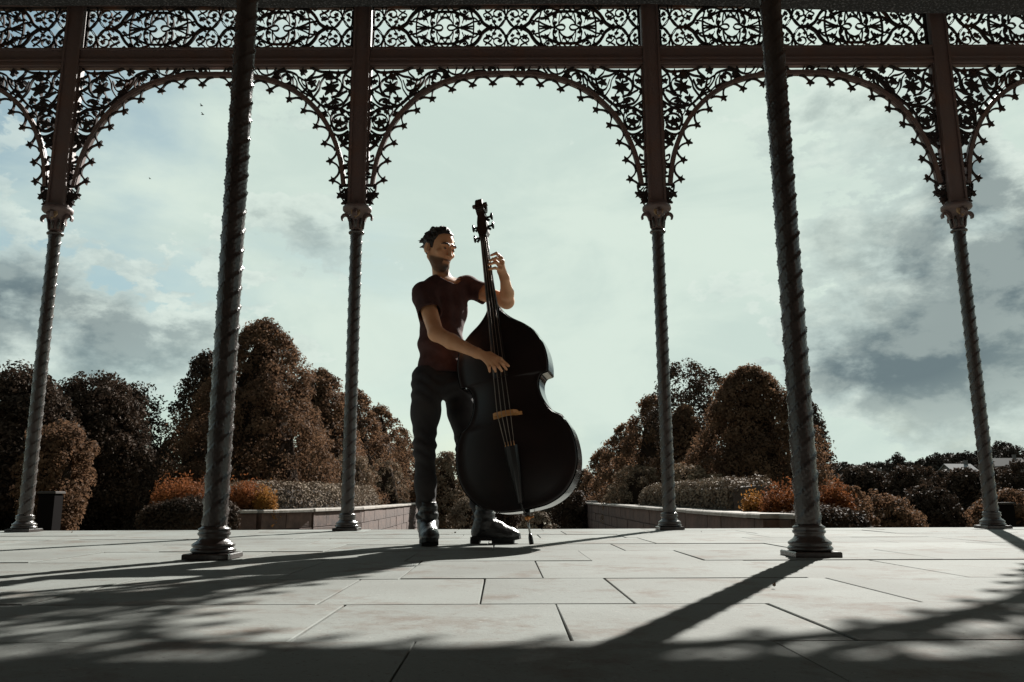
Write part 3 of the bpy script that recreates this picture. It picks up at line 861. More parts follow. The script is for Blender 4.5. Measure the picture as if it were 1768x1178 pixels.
tree('cone_tree', at(1045, 62), 62, ztop(1045, 774, 62), 2.7, 'cone-shaped tree of the right row, nearest to the lower bout of the bass', 'cone', 'leaf_warm', .2, 200, 38, .5, 0.04, AV)
tree('cone_tree', at(1010, 82), 82, ztop(1010, 812, 82), 2.4, 'farthest tree of the right row, beside the edge of the bass', 'cone', 'leaf_dark', .25, 160, 36, .55, 0.04, AV)
# --- the darker trees at the left edge
LT = 'dark trees at the left edge'
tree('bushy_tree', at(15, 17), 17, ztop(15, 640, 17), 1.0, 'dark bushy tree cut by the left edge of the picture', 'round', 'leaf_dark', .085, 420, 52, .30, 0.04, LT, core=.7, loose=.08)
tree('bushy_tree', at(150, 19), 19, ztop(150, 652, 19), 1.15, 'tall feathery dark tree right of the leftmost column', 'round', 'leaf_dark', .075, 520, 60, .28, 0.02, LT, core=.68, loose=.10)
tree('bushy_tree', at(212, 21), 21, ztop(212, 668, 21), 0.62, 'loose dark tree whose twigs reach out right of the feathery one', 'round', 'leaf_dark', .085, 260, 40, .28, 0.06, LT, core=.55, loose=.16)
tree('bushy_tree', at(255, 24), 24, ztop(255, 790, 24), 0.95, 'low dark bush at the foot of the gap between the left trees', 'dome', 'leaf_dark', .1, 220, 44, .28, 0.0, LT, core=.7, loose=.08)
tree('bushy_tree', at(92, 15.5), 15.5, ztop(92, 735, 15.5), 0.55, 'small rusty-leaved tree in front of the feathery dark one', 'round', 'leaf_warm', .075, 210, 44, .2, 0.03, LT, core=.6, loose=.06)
# --- hedges and shrubs behind the garden walls
def foliage_along(name, pts, width, z0, z1, mt, size, nleaf, label, cat, group=None, rough=0.03, tufts=0):
    """leaf shell over a rounded-box hedge that follows pts (x, y)"""
    C = spline(pts, 8); L_ = np.concatenate([[0], np.cumsum(np.linalg.norm(np.diff(C, axis=0), axis=1))])
    s = RNG.uniform(0, L_[-1], nleaf)
    cx, cy = np.interp(s, L_, C[:, 0]), np.interp(s, L_, C[:, 1])
    T = np.gradient(C, axis=0); T /= np.linalg.norm(T, axis=1)[:, None]
    tx, ty = np.interp(s, L_, T[:, 0]), np.interp(s, L_, T[:, 1])
    a = RNG.uniform(-0.15, PI + 0.15, nleaf)
    ca, sa = np.cos(a), np.sin(a)
    q = 0.5
    u = np.sign(ca) * np.abs(ca) ** q * width / 2; v = np.sign(sa) * np.abs(sa) ** q
    zc, hh = z0, (z1 - z0)
    end = np.minimum(s, L_[-1] - s); k = np.clip(end / (hh * 0.8), 0, 1) ** 0.5
    dep = 1 - RNG.uniform(0, 0.22, nleaf) ** 1.4
    lump = 1 + rough * 3 * np.sin(s * 5.3 + 1) * np.sin(a * 3 + s * 2)
    P = np.stack([cx - ty * u * dep * lump, cy + tx * u * dep * lump, zc + hh * np.clip(v, -.1, 1) * dep * (0.72 + 0.28 * k) * lump], 1) + RNG.normal(0, rough, (nleaf, 3))
    Nn = np.stack([-ty * ca, tx * ca, sa], 1)
    o_ = obj(name, leaf_cloud(name, P, Nn, size), M[mt]); tag(o_, label, cat, group)
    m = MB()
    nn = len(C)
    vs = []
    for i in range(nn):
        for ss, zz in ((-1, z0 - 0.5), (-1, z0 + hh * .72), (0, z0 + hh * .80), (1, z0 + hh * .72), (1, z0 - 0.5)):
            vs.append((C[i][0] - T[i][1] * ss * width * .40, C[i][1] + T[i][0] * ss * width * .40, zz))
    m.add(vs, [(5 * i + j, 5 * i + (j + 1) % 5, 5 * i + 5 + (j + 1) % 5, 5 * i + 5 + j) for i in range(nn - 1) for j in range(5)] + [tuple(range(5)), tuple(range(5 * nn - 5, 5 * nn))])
    m.build('shade_core', M['bark'], o_)  # solid bark-coloured filler, a dark stand-in for shade within the hedge
    return o_
HG = 'clipped box hedges above the garden walls'
foliage_along('hedge', [(-4.30, 25), (-4.25, 20), (-4.7, 17.2), (-5.3, 15.8)], 0.95, -0.10, 0.58, 'leaf_hedge', .055, 26000, 'low clipped hedge along the left garden wall', 'hedge', HG, .018)
foliage_along('hedge', [(3.95, 21.5), (3.85, 17), (3.85, 12.6)], 0.9, -0.10, 0.55, 'leaf_hedge', .055, 24000, 'low clipped hedge along the right garden wall', 'hedge', HG, .018)
def shrub(name, x, y, zt, r, label, mt, size=.06, clumps=120, per=50, cr=.16, group=None, kind='dome', loose=.04, zb=None, core=.5):
    clumps = int(clumps * 1.3)
    g = ground_z(x, y) if zb is None else zb
    C, O, prof = egg(kind, zt - g - cr * .5, r, 0.0, clumps)
    C += RNG.normal(0, loose, C.shape)
    P, Nn = clump_points(C, cr * RNG.uniform(.6, 1.2, clumps), O, per)
    P[:, 2] = np.maximum(P[:, 2], -0.2)
    o_ = obj(name, leaf_cloud(name, P, Nn, size), M[mt], None, (x, y, g)); tag(o_, label, 'shrub', group)
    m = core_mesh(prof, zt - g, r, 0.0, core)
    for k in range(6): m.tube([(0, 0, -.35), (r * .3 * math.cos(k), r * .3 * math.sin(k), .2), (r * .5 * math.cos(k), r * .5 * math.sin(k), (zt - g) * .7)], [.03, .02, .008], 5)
    m.build('stem_shade_core', M['twigs'], o_)  # real stalks joined with a solid dark core painted as inner shade
    return o_
PS = 'pale fluffy shrubs behind the hedges'
shrub('shrub', at(606, 27), 27, ztop(606, 788, 27), 1.15, 'pale fluffy shrub behind the left hedge, next to the left middle column', 'leaf_pale', .075, 170, 55, .22, PS)
shrub('shrub', at(664, 36), 36, ztop(664, 798, 36), 1.4, 'pale fluffy shrub behind the left hedge, close to the musician', 'leaf_pale', .08, 170, 50, .22, PS)
shrub('shrub', at(1102, 27), 27, ztop(1102, 804, 27), 1.15, 'pale fluffy shrub behind the right hedge, left of the right middle column', 'leaf_pale', .075, 170, 55, .2, PS)
shrub('shrub', at(1192, 19.5), 19.5, ztop(1192, 806, 19.5), 0.75, 'pale fluffy shrub behind the right hedge, right of the right middle column', 'leaf_pale', .07, 160, 55, .18, PS)
shrub('shrub', at(1238, 19), 19, ztop(1238, 822, 19), 0.3, 'wispy upright shrub at the right end of the pale ones', 'leaf_pale', .06, 50, 40, .14, PS)
shrub('shrub', at(1062, 34), 34, ztop(1062, 838, 34), 0.55, 'small pale shrub at the far end of the right wall', 'leaf_pale', .075, 90, 45, .18, PS)
def spiky(name, x, y, zt, r, label, mt, group, n=2600, zb=None):
    """upright thin-leaved shrub with flame-like tips"""
    g = ground_z(x, y) if zb is None else zb
    h = zt - g
    a = RNG.uniform(0, 2 * PI, n); q = np.sqrt(RNG.uniform(0, 1, n)) * r
    hh = h * (0.62 + 0.38 * np.sqrt(np.clip(1 - (q / r) ** 2, 0, 1))) * (1 - .5 * RNG.uniform(0, 1, n) ** 1.6) * (1 + .2 * np.sin(a * 4 + q * 11) * np.sin(q * 17))
    base = np.stack([q * np.cos(a), q * np.sin(a), hh], 1)
    P = np.repeat(base, 9, 0) + RNG.normal(0, 1, (9 * n, 3)) * np.array([.03, .03, .11])
    d = RNG.normal(0, .4, (9 * n, 3)); d[:, 2] = 1
    s = .05
    Nn = np.stack([P[:, 0], P[:, 1], np.full(9 * n, .4)], 1)
    o_ = obj(name, leaf_cloud(name, P, Nn, s, .4), M[mt], None, (x, y, g)); tag(o_, label, 'shrub', group)
    m = MB()
    m.lathe([(r * .82, -.3), (r * .86, h * .35), (r * .7, h * .58), (r * .3, h * .7), (.02, h * .74)], 14); m.build('stem_shade_core', M['twigs'], o_)  # solid dark body in place of the shade between the stalks
    return o_
RS = 'autumn-red shrubs'
spiky('red_shrub', at(318, 14.6), 14.6, ztop(318, 846, 14.6), .52, 'low rust-orange spiky shrub just left of the left near column', 'leaf_red', RS, 1500, zb=-.3)
spiky('red_shrub', at(424, 15.4), 15.4, ztop(424, 850, 15.4), .40, 'low rust-orange spiky shrub just right of the left near column', 'leaf_red', RS, 1100, zb=-.3)
spiky('golden_shrub', at(458, 15.2), 15.2, ztop(458, 862, 15.2), .20, 'small golden shrub beside the left end of the left hedge', 'leaf_gold', RS, 420, zb=-.2)
spiky('red_shrub', at(1360, 11.2), 11.2, ztop(1360, 866, 11.2), .36, 'low rust-orange shrub just left of the right near column', 'leaf_red', RS, 1100, zb=-.3)
spiky('red_shrub', at(1440, 11.4), 11.4, ztop(1440, 862, 11.4), .24, 'low rusty shrub just right of the right near column', 'leaf_red', RS, 700, zb=-.3)
spiky('golden_shrub', at(1300, 11.6), 11.6, ztop(1300, 876, 11.6), .13, 'small golden shrub at the right end of the right hedge', 'leaf_gold', RS, 260, zb=-.2)
foliage_along('low_hedge', [(at(268, 13.6), 13.6), (at(335, 13.4), 13.4), (at(400, 13.8), 13.8)], 0.7, -.45, ztop(335, 864, 13.4), 'leaf_dark', .05, 14000, 'dark low hedge at the foot of the left rust-orange shrub', 'hedge', HG, .03)
foliage_along('low_hedge', [(at(1330, 10.4), 10.4), (at(1395, 10.2), 10.2), (at(1470, 10.6), 10.6)], 0.55, -.55, ztop(1395, 878, 10.2), 'leaf_dark', .045, 12000, 'dark low hedge at the foot of the right rust-orange shrubs', 'hedge', HG, .03)
GS = 'dark green shrubs'
shrub('shrub', at(1465, 13.5), 13.5, ztop(1465, 842, 13.5), .40, 'leafy dark shrub right of the rusty red one', 'leaf_warm', .055, 110, 50, .12, GS)
shrub('shrub', at(770, 33), 33, ztop(770, 782, 33), .75, 'tall leafy shrub seen between the legs of the musician', 'leaf_pale', .1, 200, 45, .26, GS, kind='round')
shrub('shrub', at(738, 36), 36, ztop(738, 800, 36), .8, 'leafy shrub behind the right leg of the musician', 'leaf_warm', .11, 160, 45, .28, GS)
shrub('shrub', at(812, 31), 31, ztop(812, 862, 31), .8, 'rounded shrub behind the left boot of the musician', 'leaf_hedge', .09, 140, 45, .22, GS)
shrub('ball_shrub', at(925, 27), 27, ztop(925, 884, 27), .72, 'round clipped ball shrub behind the endpin of the bass', 'leaf_hedge', .07, 200, 50, .12, GS, kind='dome', loose=.01)
shrub('shrub', at(985, 34), 34, ztop(985, 846, 34), .9, 'dark leafy shrub under the lower right curve of the bass', 'leaf_dark', .1, 170, 45, .25, GS)
shrub('shrub', at(868, 38), 38, ztop(868, 862, 38), 1.1, 'dark shrub seen above the left boot under the bass', 'leaf_dark', .1, 170, 45, .25, GS)
# --- trees of the middle distance at the right
MT = 'dark trees in the dip at the right'
for px, py, D, r, lb in ((1490, 806, 38, 1.1, 'dark round tree in the dip, first right of the right near column'), (1535, 822, 44, 1.2, 'dark low tree in the dip, second right of the right near column'),
                         (1578, 806, 36, 1.15, 'dark tree in the dip midway between the two right columns'), (1628, 815, 42, 1.3, 'dark tree in the dip, left neighbour of the rightmost column'),
                         (1672, 812, 34, 1.0, 'dark tree in the dip whose crown meets the rightmost column'), (1722, 806, 38, 1.3, 'dark tree in the dip right of the rightmost column'),
                         (1775, 800, 33, 1.2, 'dark tree in the dip cut by the right edge of the picture'), (1605, 846, 24, .8, 'low dark bush in front of the trees in the dip'),
                         (1530, 862, 20, .75, 'low brownish bush near the floor edge right of the red shrubs'), (1745, 852, 22, .9, 'low dark bush behind the rightmost column base')):
    tree('dip_tree', at(px, D), D, ztop(px, py, D), r, lb, 'round', 'leaf_dark' if py < 850 else 'leaf_warm', .0042 * D, 200, 44, .30 if D > 30 else .22, 0.02, MT, core=.7, loose=.08)
# --- far hillside: trees one can tell apart, the rest as a wood
FT = 'trees on the far hillside'
rq = random.Random(3)
places = ['leftmost of', 'among', 'right part of']
spots = [(1440, 802), (1462, 799), (1484, 806), (1505, 800), (1530, 800), (1551, 795), (1557, 784), (1575, 799), (1600, 796), (1622, 786), (1645, 784), (1668, 782), (1690, 783), (1715, 772), (1738, 764), (1760, 771)]
names_far = ['far hillside tree directly right of the right near column', 'second far hillside tree right of the right near column', 'third far hillside tree right of the right near column', 'far hillside tree above the first white roof',
             'far hillside tree right of the first white roof', 'far hillside tree left of the pointed one', 'pointed far hillside tree that rises above its neighbours', 'far hillside tree right of the pointed one',
             'low far hillside tree between the pointed one and the rightmost column', 'broad far hillside tree before the skyline rises', 'far hillside tree left of the rightmost column', 'far hillside tree behind the rightmost column',
             'far hillside tree touching the right side of the rightmost column', 'dark far hillside tree left of the tall dome-shaped one', 'tall dome-shaped far hillside tree near the right edge', 'far hillside tree at the right edge of the picture']
for (px, py), lb in zip(spots, names_far):
    D = rq.uniform(235, 300)
    x = at(px, D); g = ground_z(x, D); zt = ztop(px, py, D)
    rad = max(2.2, min(4.4, (zt - g) * .42)) * (0.55 if py == 784 and px == 1557 else 1)
    tree('hillside_tree', x, D, zt, rad, lb, 'cone' if px == 1557 else 'round', 'leaf_far', 0.75, 60, 30, 1.5, 0.05, FT, core=.72, loose=.3)
Pw, Nw = [], []
for i in range(520):                            # the wood below and beside them, all along the hillside
    D = rq.uniform(120, 330); az = rq.uniform(-48, 48)
    x = D * math.tan(R(az)); g = ground_z(x, D)
    hgt = rq.uniform(4.5, 7.0) if D < 240 else rq.uniform(3.5, 5.5); rad = rq.uniform(2.4, 4.2)
    C, O, pr = egg('dome', hgt, rad, 0, 16)
    P, Nn = clump_points(C + np.array([x, D, g]), np.full(16, 1.4), O, 13)
    Pw.append(P); Nw.append(Nn)
o = obj('far_wood', leaf_cloud('far_wood', np.vstack(Pw), np.vstack(Nw), 1.05), M['leaf_far']); tag(o, 'dark wood covering the far hillside', 'wood', kind='stuff')
# --- houses on the hillside
M['render_white'] = mat('pale house wall', (0.08, 0.07, 0.065), .9)
M['roof_pale'] = mat('pale house roof', (0.12, 0.117, 0.117), .8)  # even pale roof colour
M['roof_dark'] = mat('dark house roof', (0.10, 0.085, 0.08), .8)
M['glass'] = mat('dark window glass', (0.02, 0.025, 0.03), .1)
def house(px, py, D, w, d, h, rz, label, roof):
    x = at(px, D); z = ztop(px, py, D) - h - d * .32
    t = empty('house', (x, D, z), rz); tag(t, label, 'house', 'houses on the far hillside')
    MB().box(-w / 2, w / 2, -d / 2, d / 2, -6, h).add([(-w / 2, -d / 2, h), (-w / 2, d / 2, h), (-w / 2, 0, h + d * .32)], [(0, 1, 2)]).add([(w / 2, -d / 2, h), (w / 2, d / 2, h), (w / 2, 0, h + d * .32)], [(0, 2, 1)]).build('wall', M['render_white'], t)
    e = .35; m = MB()
    for s_ in (-1, 1):
        m.add([(-w / 2 - e, s_ * (d / 2 + e), h - .2), (w / 2 + e, s_ * (d / 2 + e), h - .2), (w / 2 + e, 0, h + d * .33), (-w / 2 - e, 0, h + d * .33),
               (-w / 2 - e, s_ * (d / 2 + e), h + .02), (w / 2 + e, s_ * (d / 2 + e), h + .02), (w / 2 + e, 0, h + d * .33 + .22), (-w / 2 - e, 0, h + d * .33 + .22)],
              [(0, 1, 2, 3), (4, 5, 6, 7), (0, 1, 5, 4), (1, 2, 6, 5), (3, 0, 4, 7)])
    rf = m.build('roof', M[roof], t)
    MB().box(w * .3, w * .3 + .7, -.35, .35, h + d * .2, h + d * .33 + 1.1).build('chimney', M['render_white'], rf)
    for k in range(int(w // 2.6)):
        xx = -w / 2 + 1.5 + k * 2.6
        f = MB().box(xx - .55, xx + .55, -d / 2 - .06, -d / 2 + .02, h - 2.1, h - .8).build('window', M['render_white'], t)
        MB().box(xx - .45, xx + .45, -d / 2 - .09, -d / 2 - .065, h - 2.0, h - .9).build('pane', M['glass'], f)
house(1513, 818, 180, 5.0, 5, 2.8, .5, 'far house with pale roof among trees, leftmost on the hillside', 'roof_pale')
house(1564, 815, 190, 3.4, 4, 2.6, -.2, 'small far house with pale gable in the middle of the hillside', 'roof_pale')
house(1659, 803, 200, 6.5, 5, 2.8, .15, 'long far house with pale roof left of the rightmost column', 'roof_pale')
house(1738, 793, 215, 9.0, 6, 3.0, -.1, 'far house with dark roof and row of windows near the right edge', 'roof_dark')

# ------------------------------------------------------------------ garden walls: courses of blocks under coping stones
def wall_blocks(name, line, ztop_, label, pier_end=True):
    C = np.array(line, float)
    t = empty(name, (C[0][0], C[0][1], ground_z(*C[0]))); tag(t, label, 'wall', 'garden walls flanking the path')
    org = Vector(t.location)
    rr_ = random.Random(len(line) * 7 + int(C[0][0] > 0))
    core = MB()
    blocks = {}
    for i in range(len(C) - 1):
        a, b = C[i], C[i + 1]; L_ = np.linalg.norm(b - a); d = (b - a) / L_
        ang = math.atan2(d[1], d[0])
        q = lambda s, v, z: (a[0] + d[0] * s - d[1] * v - org.x, a[1] + d[1] * s + d[0] * v - org.y, z - org.z)
        vs = [q(s, v, z) for z in (-1.9, ztop_ - .07) for s, v in ((0, -.15), (L_, -.15), (L_, .15), (0, .15))]
        core.add(vs, [(0, 1, 2, 3), (4, 5, 6, 7), (0, 1, 5, 4), (1, 2, 6, 5), (2, 3, 7, 6), (3, 0, 4, 7)])
        zt = ztop_ - .058
        for course in range(3):
            hgt = (.30, .28, .30)[course]
            s = -rr_.uniform(0, .3) if course % 2 else 0.0
            while s < L_ - .05:
                w = rr_.choice((.6, .75, .95)); s0, s1 = max(0, s), min(L_, s + w)
                if s1 - s0 > .08:
                    key = (round(s1 - s0, 2), course)
                    if key not in blocks:
                        w_ = key[0] - .014
                        blocks[key] = MB().cbox(-w_ / 2, w_ / 2, -.18, .18, -hgt + .014, 0, .008).mesh('stone_block')
                    p = q((s0 + s1) / 2, rr_.uniform(-.008, .008), zt)
                    o_ = obj('stone_block', blocks[key], M['stone'], t, p); o_.rotation_euler = (0, 0, ang)
                s += w
            zt -= hgt
        s = 0.0
        while s < L_ - .02:
            w = min(1.15, L_ - s)
            if w > .1:
                key = ('c', round(w, 2))
                if key not in blocks: blocks[key] = MB().cbox(-w / 2 + .004, w / 2 - .004, -.22, .22, -.055, 0, .015).mesh('coping_stone')
                o_ = obj('coping_stone', blocks[key], M['coping'], t, q(s + w / 2, 0, ztop_ + rr_.uniform(-.004, .004))); o_.rotation_euler = (0, 0, ang)
            s += w
    core.build('wall_core', M['stone'], t)
    e = C[0] - np.array([org.x, org.y]); z = -org.z
    m = MB().cbox(e[0] - .30, e[0] + .30, e[1] - .30, e[1] + .30, -2.1 + z, ztop_ - .02 + z, .01); p = m.build('end_pier', M['stone'], t)
    m = MB().cbox(e[0] - .36, e[0] + .36, e[1] - .36, e[1] + .36, ztop_ - .02 + z, ztop_ + .07 + z, .03); m.build('pier_cap', M['coping'], p)
wall_blocks('garden_wall', [(-3.70, 36), (-3.45, 19), (-3.9, 16.2), (-4.5, 14.9), (-5.1, 14.5)], 0.05, 'low stone garden wall with pale coping, left of the path')
wall_blocks('garden_wall', [(3.55, 35), (3.2, 16), (3.2, 9.7), (3.5, 9.85)], 0.05, 'low stone garden wall with pale coping, right of the path')
# --- litter bins
M['bin'] = mat('dark bin metal', (0.007, 0.006, 0.006), .9, spec=.02); M['bin_top'] = mat('grey bin hood', (0.05, 0.045, 0.042), .8, spec=.1)
def bin_(px, py, D, label):
    x = at(px, D); zt = ztop(px, py, D); g = ground_z(x, D)
    t = empty('litter_bin', (x, D, g)); tag(t, label, 'bin', 'litter bins on the lawn')
    h = zt - g
    MB().cbox(-.085, .085, -.085, .085, 0, h * .974, .01).build('body', M['bin'], t)
    MB().cbox(-.10, .10, -.10, .10, h * .975, h - .004, .008).build('lid', M['bin_top'], t)
bin_(88, 848, 8.8, 'dark litter bin with flat lid beside the leftmost column')
bin_(1728, 867, 9.2, 'dark litter bin with flat lid beside the rightmost column')
# --- birds high in the sky, fallen leaves on the floor
M['bird'] = mat('bird', (.02, .02, .02), .8)
for px, py, D, lb in ((348, 183, 30, 'upper of the two dark birds in the left arch'), (350, 198, 30, 'lower of the two dark birds in the left arch'), (259, 309, 45, 'single small bird low in the left arch')):
    p = W(px, py, D); m = MB()
    m.tube([(-.06, 0, 0), (-.03, 0, .005), (.03, 0, .005), (.06, 0, .01)], [.006, .02, .02, .006], 8)
    m.add([(-.01, 0, .01), (.03, 0, .01), (.0, -.10, .05), (-.04, -.09, .05)], [(0, 1, 2, 3)]); m.add([(-.01, 0, .01), (.03, 0, .01), (.0, .10, .05), (-.04, .09, .05)], [(0, 1, 2, 3)])
    tag(m.build('bird', M['bird'], None, p), lb, 'bird', 'birds in the left arch')
M['dead_leaf'] = mat('dead leaf', (.10, .06, .03), .8)
for px, py, lb in ((1211, 921, 'curled dead leaf lying right of the right middle column'), (124, 918, 'dead leaf lying right of the leftmost column'), (1337, 1016, 'dead leaf lying beside the shadow of the right near column'), (786, 921, 'dead leaf lying between the boots of the musician')):
    al = math.atan((py - PPY) / FPX) - PITCH; D = H_CAM / math.tan(al); p = W(px, py, D)
    s_ = .009; m = MB()
    m.add([(-s_, 0, .004), (-s_ * .2, -s_ * .5, .012), (s_, 0, .006), (-s_ * .1, s_ * .55, .016), (0, 0, .002)], [(0, 1, 4), (1, 2, 4), (2, 3, 4), (3, 0, 4)])
    o_ = m.build('fallen_leaf', M['dead_leaf'], None, (p.x, p.y, 0)); o_.rotation_euler = (0, 0, px); tag(o_, lb, 'leaf', 'fallen leaves on the paving')
# ------------------------------------------------------------------ double bass
M['bass'] = mat('black varnish', (0.012, 0.008, 0.008), .36, (0.018, 0.011, 0.010), 6, spec=.3)
M['bass_rib'] = mat('black lacquered ribs', (0.016, 0.014, 0.014), .16, coat=.4)
M['ebony'] = mat('ebony', (0.010, 0.009, 0.009), .3)
M['neck_wood'] = mat('dark neck wood', (0.035, 0.018, 0.012), .35)
M['maple'] = mat('maple bridge', (0.62, 0.30, 0.10), .5, (0.48, 0.21, 0.07), 30)
M['steel'] = mat('steel', (0.45, 0.44, 0.43), .3, metal=1.0)
M['string'] = mat('wound string', (0.30, 0.25, 0.21), .4, metal=.6)
M['brass'] = mat('orange brass collar', (0.60, 0.24, 0.07), .4, metal=.5)
_b = W(918, 943, 4.40); BO = Vector((_b.x, 4.40, 0.0))
_t = W(829, 346, 4.60)
BA = (_t - BO).normalized()
_n = Vector((-math.sin(R(13)), -math.cos(R(13)), 0))
BN = (_n - BA * BA.dot(_n)).normalized()
BU = BA.cross(BN).normalized()
bass = empty('double_bass', BO)
tag(bass, 'black double bass leaning back against the musician on its steel endpin', 'double bass')
BR = Matrix((BU, -BN, BA)).transposed()         # local axes: x across, -y out of the front, z along the neck
bass.rotation_euler = BR.to_euler()
HALF = .088
_MB = MB
class MB(_MB):
    """bass parts are written with y pointing out of the front"""
    def mesh(s, name):
        s.v = [(x, -y, z) for x, y, z in s.v]
        return _MB.mesh(s, name)
def bpx(px, py, w=HALF):
    """photo pixel -> (u, v) on the bass plane at height w along its normal"""
    o_ = Vector((0, 0, H_CAM)); d = W(px, py, 1.0) - o_
    t = ((BO + BN * w) - o_).dot(BN) / d.dot(BN)
    p = o_ + d * t - BO
    return (p.dot(BU), p.dot(BA))
seg1 = [(858, 526), (866, 537), (882, 549), (905, 560), (925, 575), (938, 597), (944, 620), (945, 640)]
seg2 = [(945, 640), (934, 645), (929, 657), (930, 672), (937, 690), (951, 708), (969, 717)]
seg3 = [(969, 717), (986, 744), (995, 782), (992, 816), (975, 848), (948, 868), (917, 878)]
half = []
for sg in (seg1, seg2, seg3):
    q = spline([bpx(*p) for p in sg], 7); half += [tuple(x) for x in (q[:-1] if sg is not seg3 else q)]
half = np.array(half)
u_top = half[0][0]
half[0][0] = 0.018
half[-1][0] = 0.0
half[:, 0] = np.maximum(half[:, 0], 0)
outline = np.vstack([half, np.stack([-half[-2::-1, 0], half[-2::-1, 1]], 1)])     # right side down, left side up
vtop, vbot = half[0][1], half[-1][1]
def plate(front):
    ts = [0, .025, .06, .2, .45, .75, 1.0]
    ws = [0, .004, .001, .012, .026, .034, .036]
    spine = np.stack([np.zeros(len(outline)), np.clip(outline[:, 1], vbot + .30, vtop - .26)], 1)
    vs = []; n_ = len(outline)
    vs += [(p[0], (HALF - .010) if front else -(HALF - .010), p[1]) for p in outline]
    for t, w in zip(ts, ws):
        q = outline + (spine - outline) * t
        y = HALF + w * (1.0 if front else .45)
        vs += [(p[0], y if front else -y, p[1]) for p in q]
    fs = []
    for k in range(len(ts)):
        for i in range(n_):
            j = (i + 1) % n_
            fs.append((k * n_ + i, k * n_ + j, (k + 1) * n_ + j, (k + 1) * n_ + i))
    return MB().add(vs, fs, True)
plate(True).build('front_plate', M['bass'], bass)
plate(False).build('back_plate', M['bass'], bass)
ins = outline.copy(); T_ = np.gradient(ins, axis=0); T_ /= np.linalg.norm(T_, axis=1)[:, None] + 1e-9
ins = ins - np.stack([-T_[:, 1], T_[:, 0]], 1) * .006 * (-1)
n_ = len(ins); m = MB()
m.add([(p[0], y, p[1]) for y in (-HALF + .009, HALF - .009) for p in ins], [(i, (i + 1) % n_, n_ + (i + 1) % n_, n_ + i) for i in range(n_)], True)
m.build('ribs', M['bass_rib'], bass)
v_nut, v_heel, v_fbe = bpx(841, 404)[1], vtop, bpx(848, 657, .13)[1]
v_br = bpx(872, 713, .20)[1]
w_nut, w_br = .075, HALF + .125
wl = lambda v: w_nut + (w_br - w_nut) * (v_nut - v) / (v_nut - v_br)
# fingerboard: a long arched wedge
m = MB(); K = 8; vs = []
for v, hw in ((v_nut, .0215), (v_heel, .030), (v_fbe, .041)):
    w = wl(v) - .008
    for k in range(K + 1):
        a = PI * k / K
        vs.append((hw * math.cos(a), w - .016 + .014 * math.sin(a), v))
    vs.append((0, w - .030, v))
c_ = K + 2
fs = [tuple(range(c_)), tuple(range(2 * c_, 3 * c_))]
for i in range(2):
    for k in range(c_): fs.append((i * c_ + k, i * c_ + (k + 1) % c_, (i + 1) * c_ + (k + 1) % c_, (i + 1) * c_ + k))
m.add(vs, fs); m.build('fingerboard', M['ebony'], bass)
m = MB()                                         # neck with heel
vs = []; rows = [(v_nut, .021, .030), (v_nut - .12, .022, .033), (v_heel + .12, .026, .038), (v_heel + .02, .030, .06), (v_heel - .02, .032, .10)]
for v, hw, dp in rows:
    w = wl(v) - .028
    for k in range(11):
        a = PI + PI * k / 10; vs.append((hw * math.cos(a), w + dp * math.sin(a), v))
fs = [tuple(range(11)), tuple(range(44, 55))]
for i in range(4):
    for k in range(11): fs.append((i * 11 + k, i * 11 + (k + 1) % 11, (i + 1) * 11 + (k + 1) % 11, (i + 1) * 11 + k))
m.add(vs, fs, True); m.build('neck', M['neck_wood'], bass)
MB().box(-.0215, .0215, w_nut - .02, w_nut + .003, v_nut, v_nut + .008).build('nut', M['ebony'], bass)
# pegbox and scroll
v_sc = bpx(836, 349)[1]
m = MB(); vs = []
for v, hw, w0, w1 in ((v_nut + .006, .021, w_nut - .052, w_nut - .002), (v_nut + .03, .029, w_nut - .07, w_nut - .004), (v_nut + .10, .028, w_nut - .085, w_nut - .02), (v_sc - .045, .021, w_nut - .088, w_nut - .035), (v_sc, .013, w_nut - .085, w_nut - .03)):
    vs += [(-hw, w0, v), (hw, w0, v), (hw, w1, v), (-hw, w1, v)]
fs = [(0, 1, 2, 3), (16, 17, 18, 19)]
for i in range(4):
    for k in range(4): fs.append((4 * i + k, 4 * i + (k + 1) % 4, 4 * i + 4 + (k + 1) % 4, 4 * i + 4 + k))
m.add(vs, fs); pb = m.build('pegbox', M['neck_wood'], bass)
m = MB()
sp = []; hwv = []
for k in range(40):
    a = -PI * .35 + k * 2 * PI * 1.6 / 39; r_ = .054 * (1 - k / 52.0)
    sp.append((w_nut - .055 - r_ * math.cos(a) * .9, v_sc + .002 + r_ * math.sin(a))); hwv.append(.012 + .034 * (k / 39.0) ** 1.3)
for i in range(39):
    (wa, va), (wb, vb), ha, hb = sp[i], sp[i + 1], hwv[i], hwv[i + 1]
    tw, tv = wb - wa, vb - va; L_ = math.hypot(tw, tv); nw, nv = -tv / L_ * .011, tw / L_ * .011
    vs = [(s_ * h, w + e * nw, v + e * nv) for (w, v, h) in ((wa, va, ha), (wb, vb, hb)) for s_ in (-1, 1) for e in (-1, 1)]
    m.add(vs, [(0, 1, 3, 2), (4, 6, 7, 5), (0, 2, 6, 4), (1, 5, 7, 3), (0, 4, 5, 1), (2, 3, 7, 6)])
m.build('scroll', M['neck_wood'], bass)
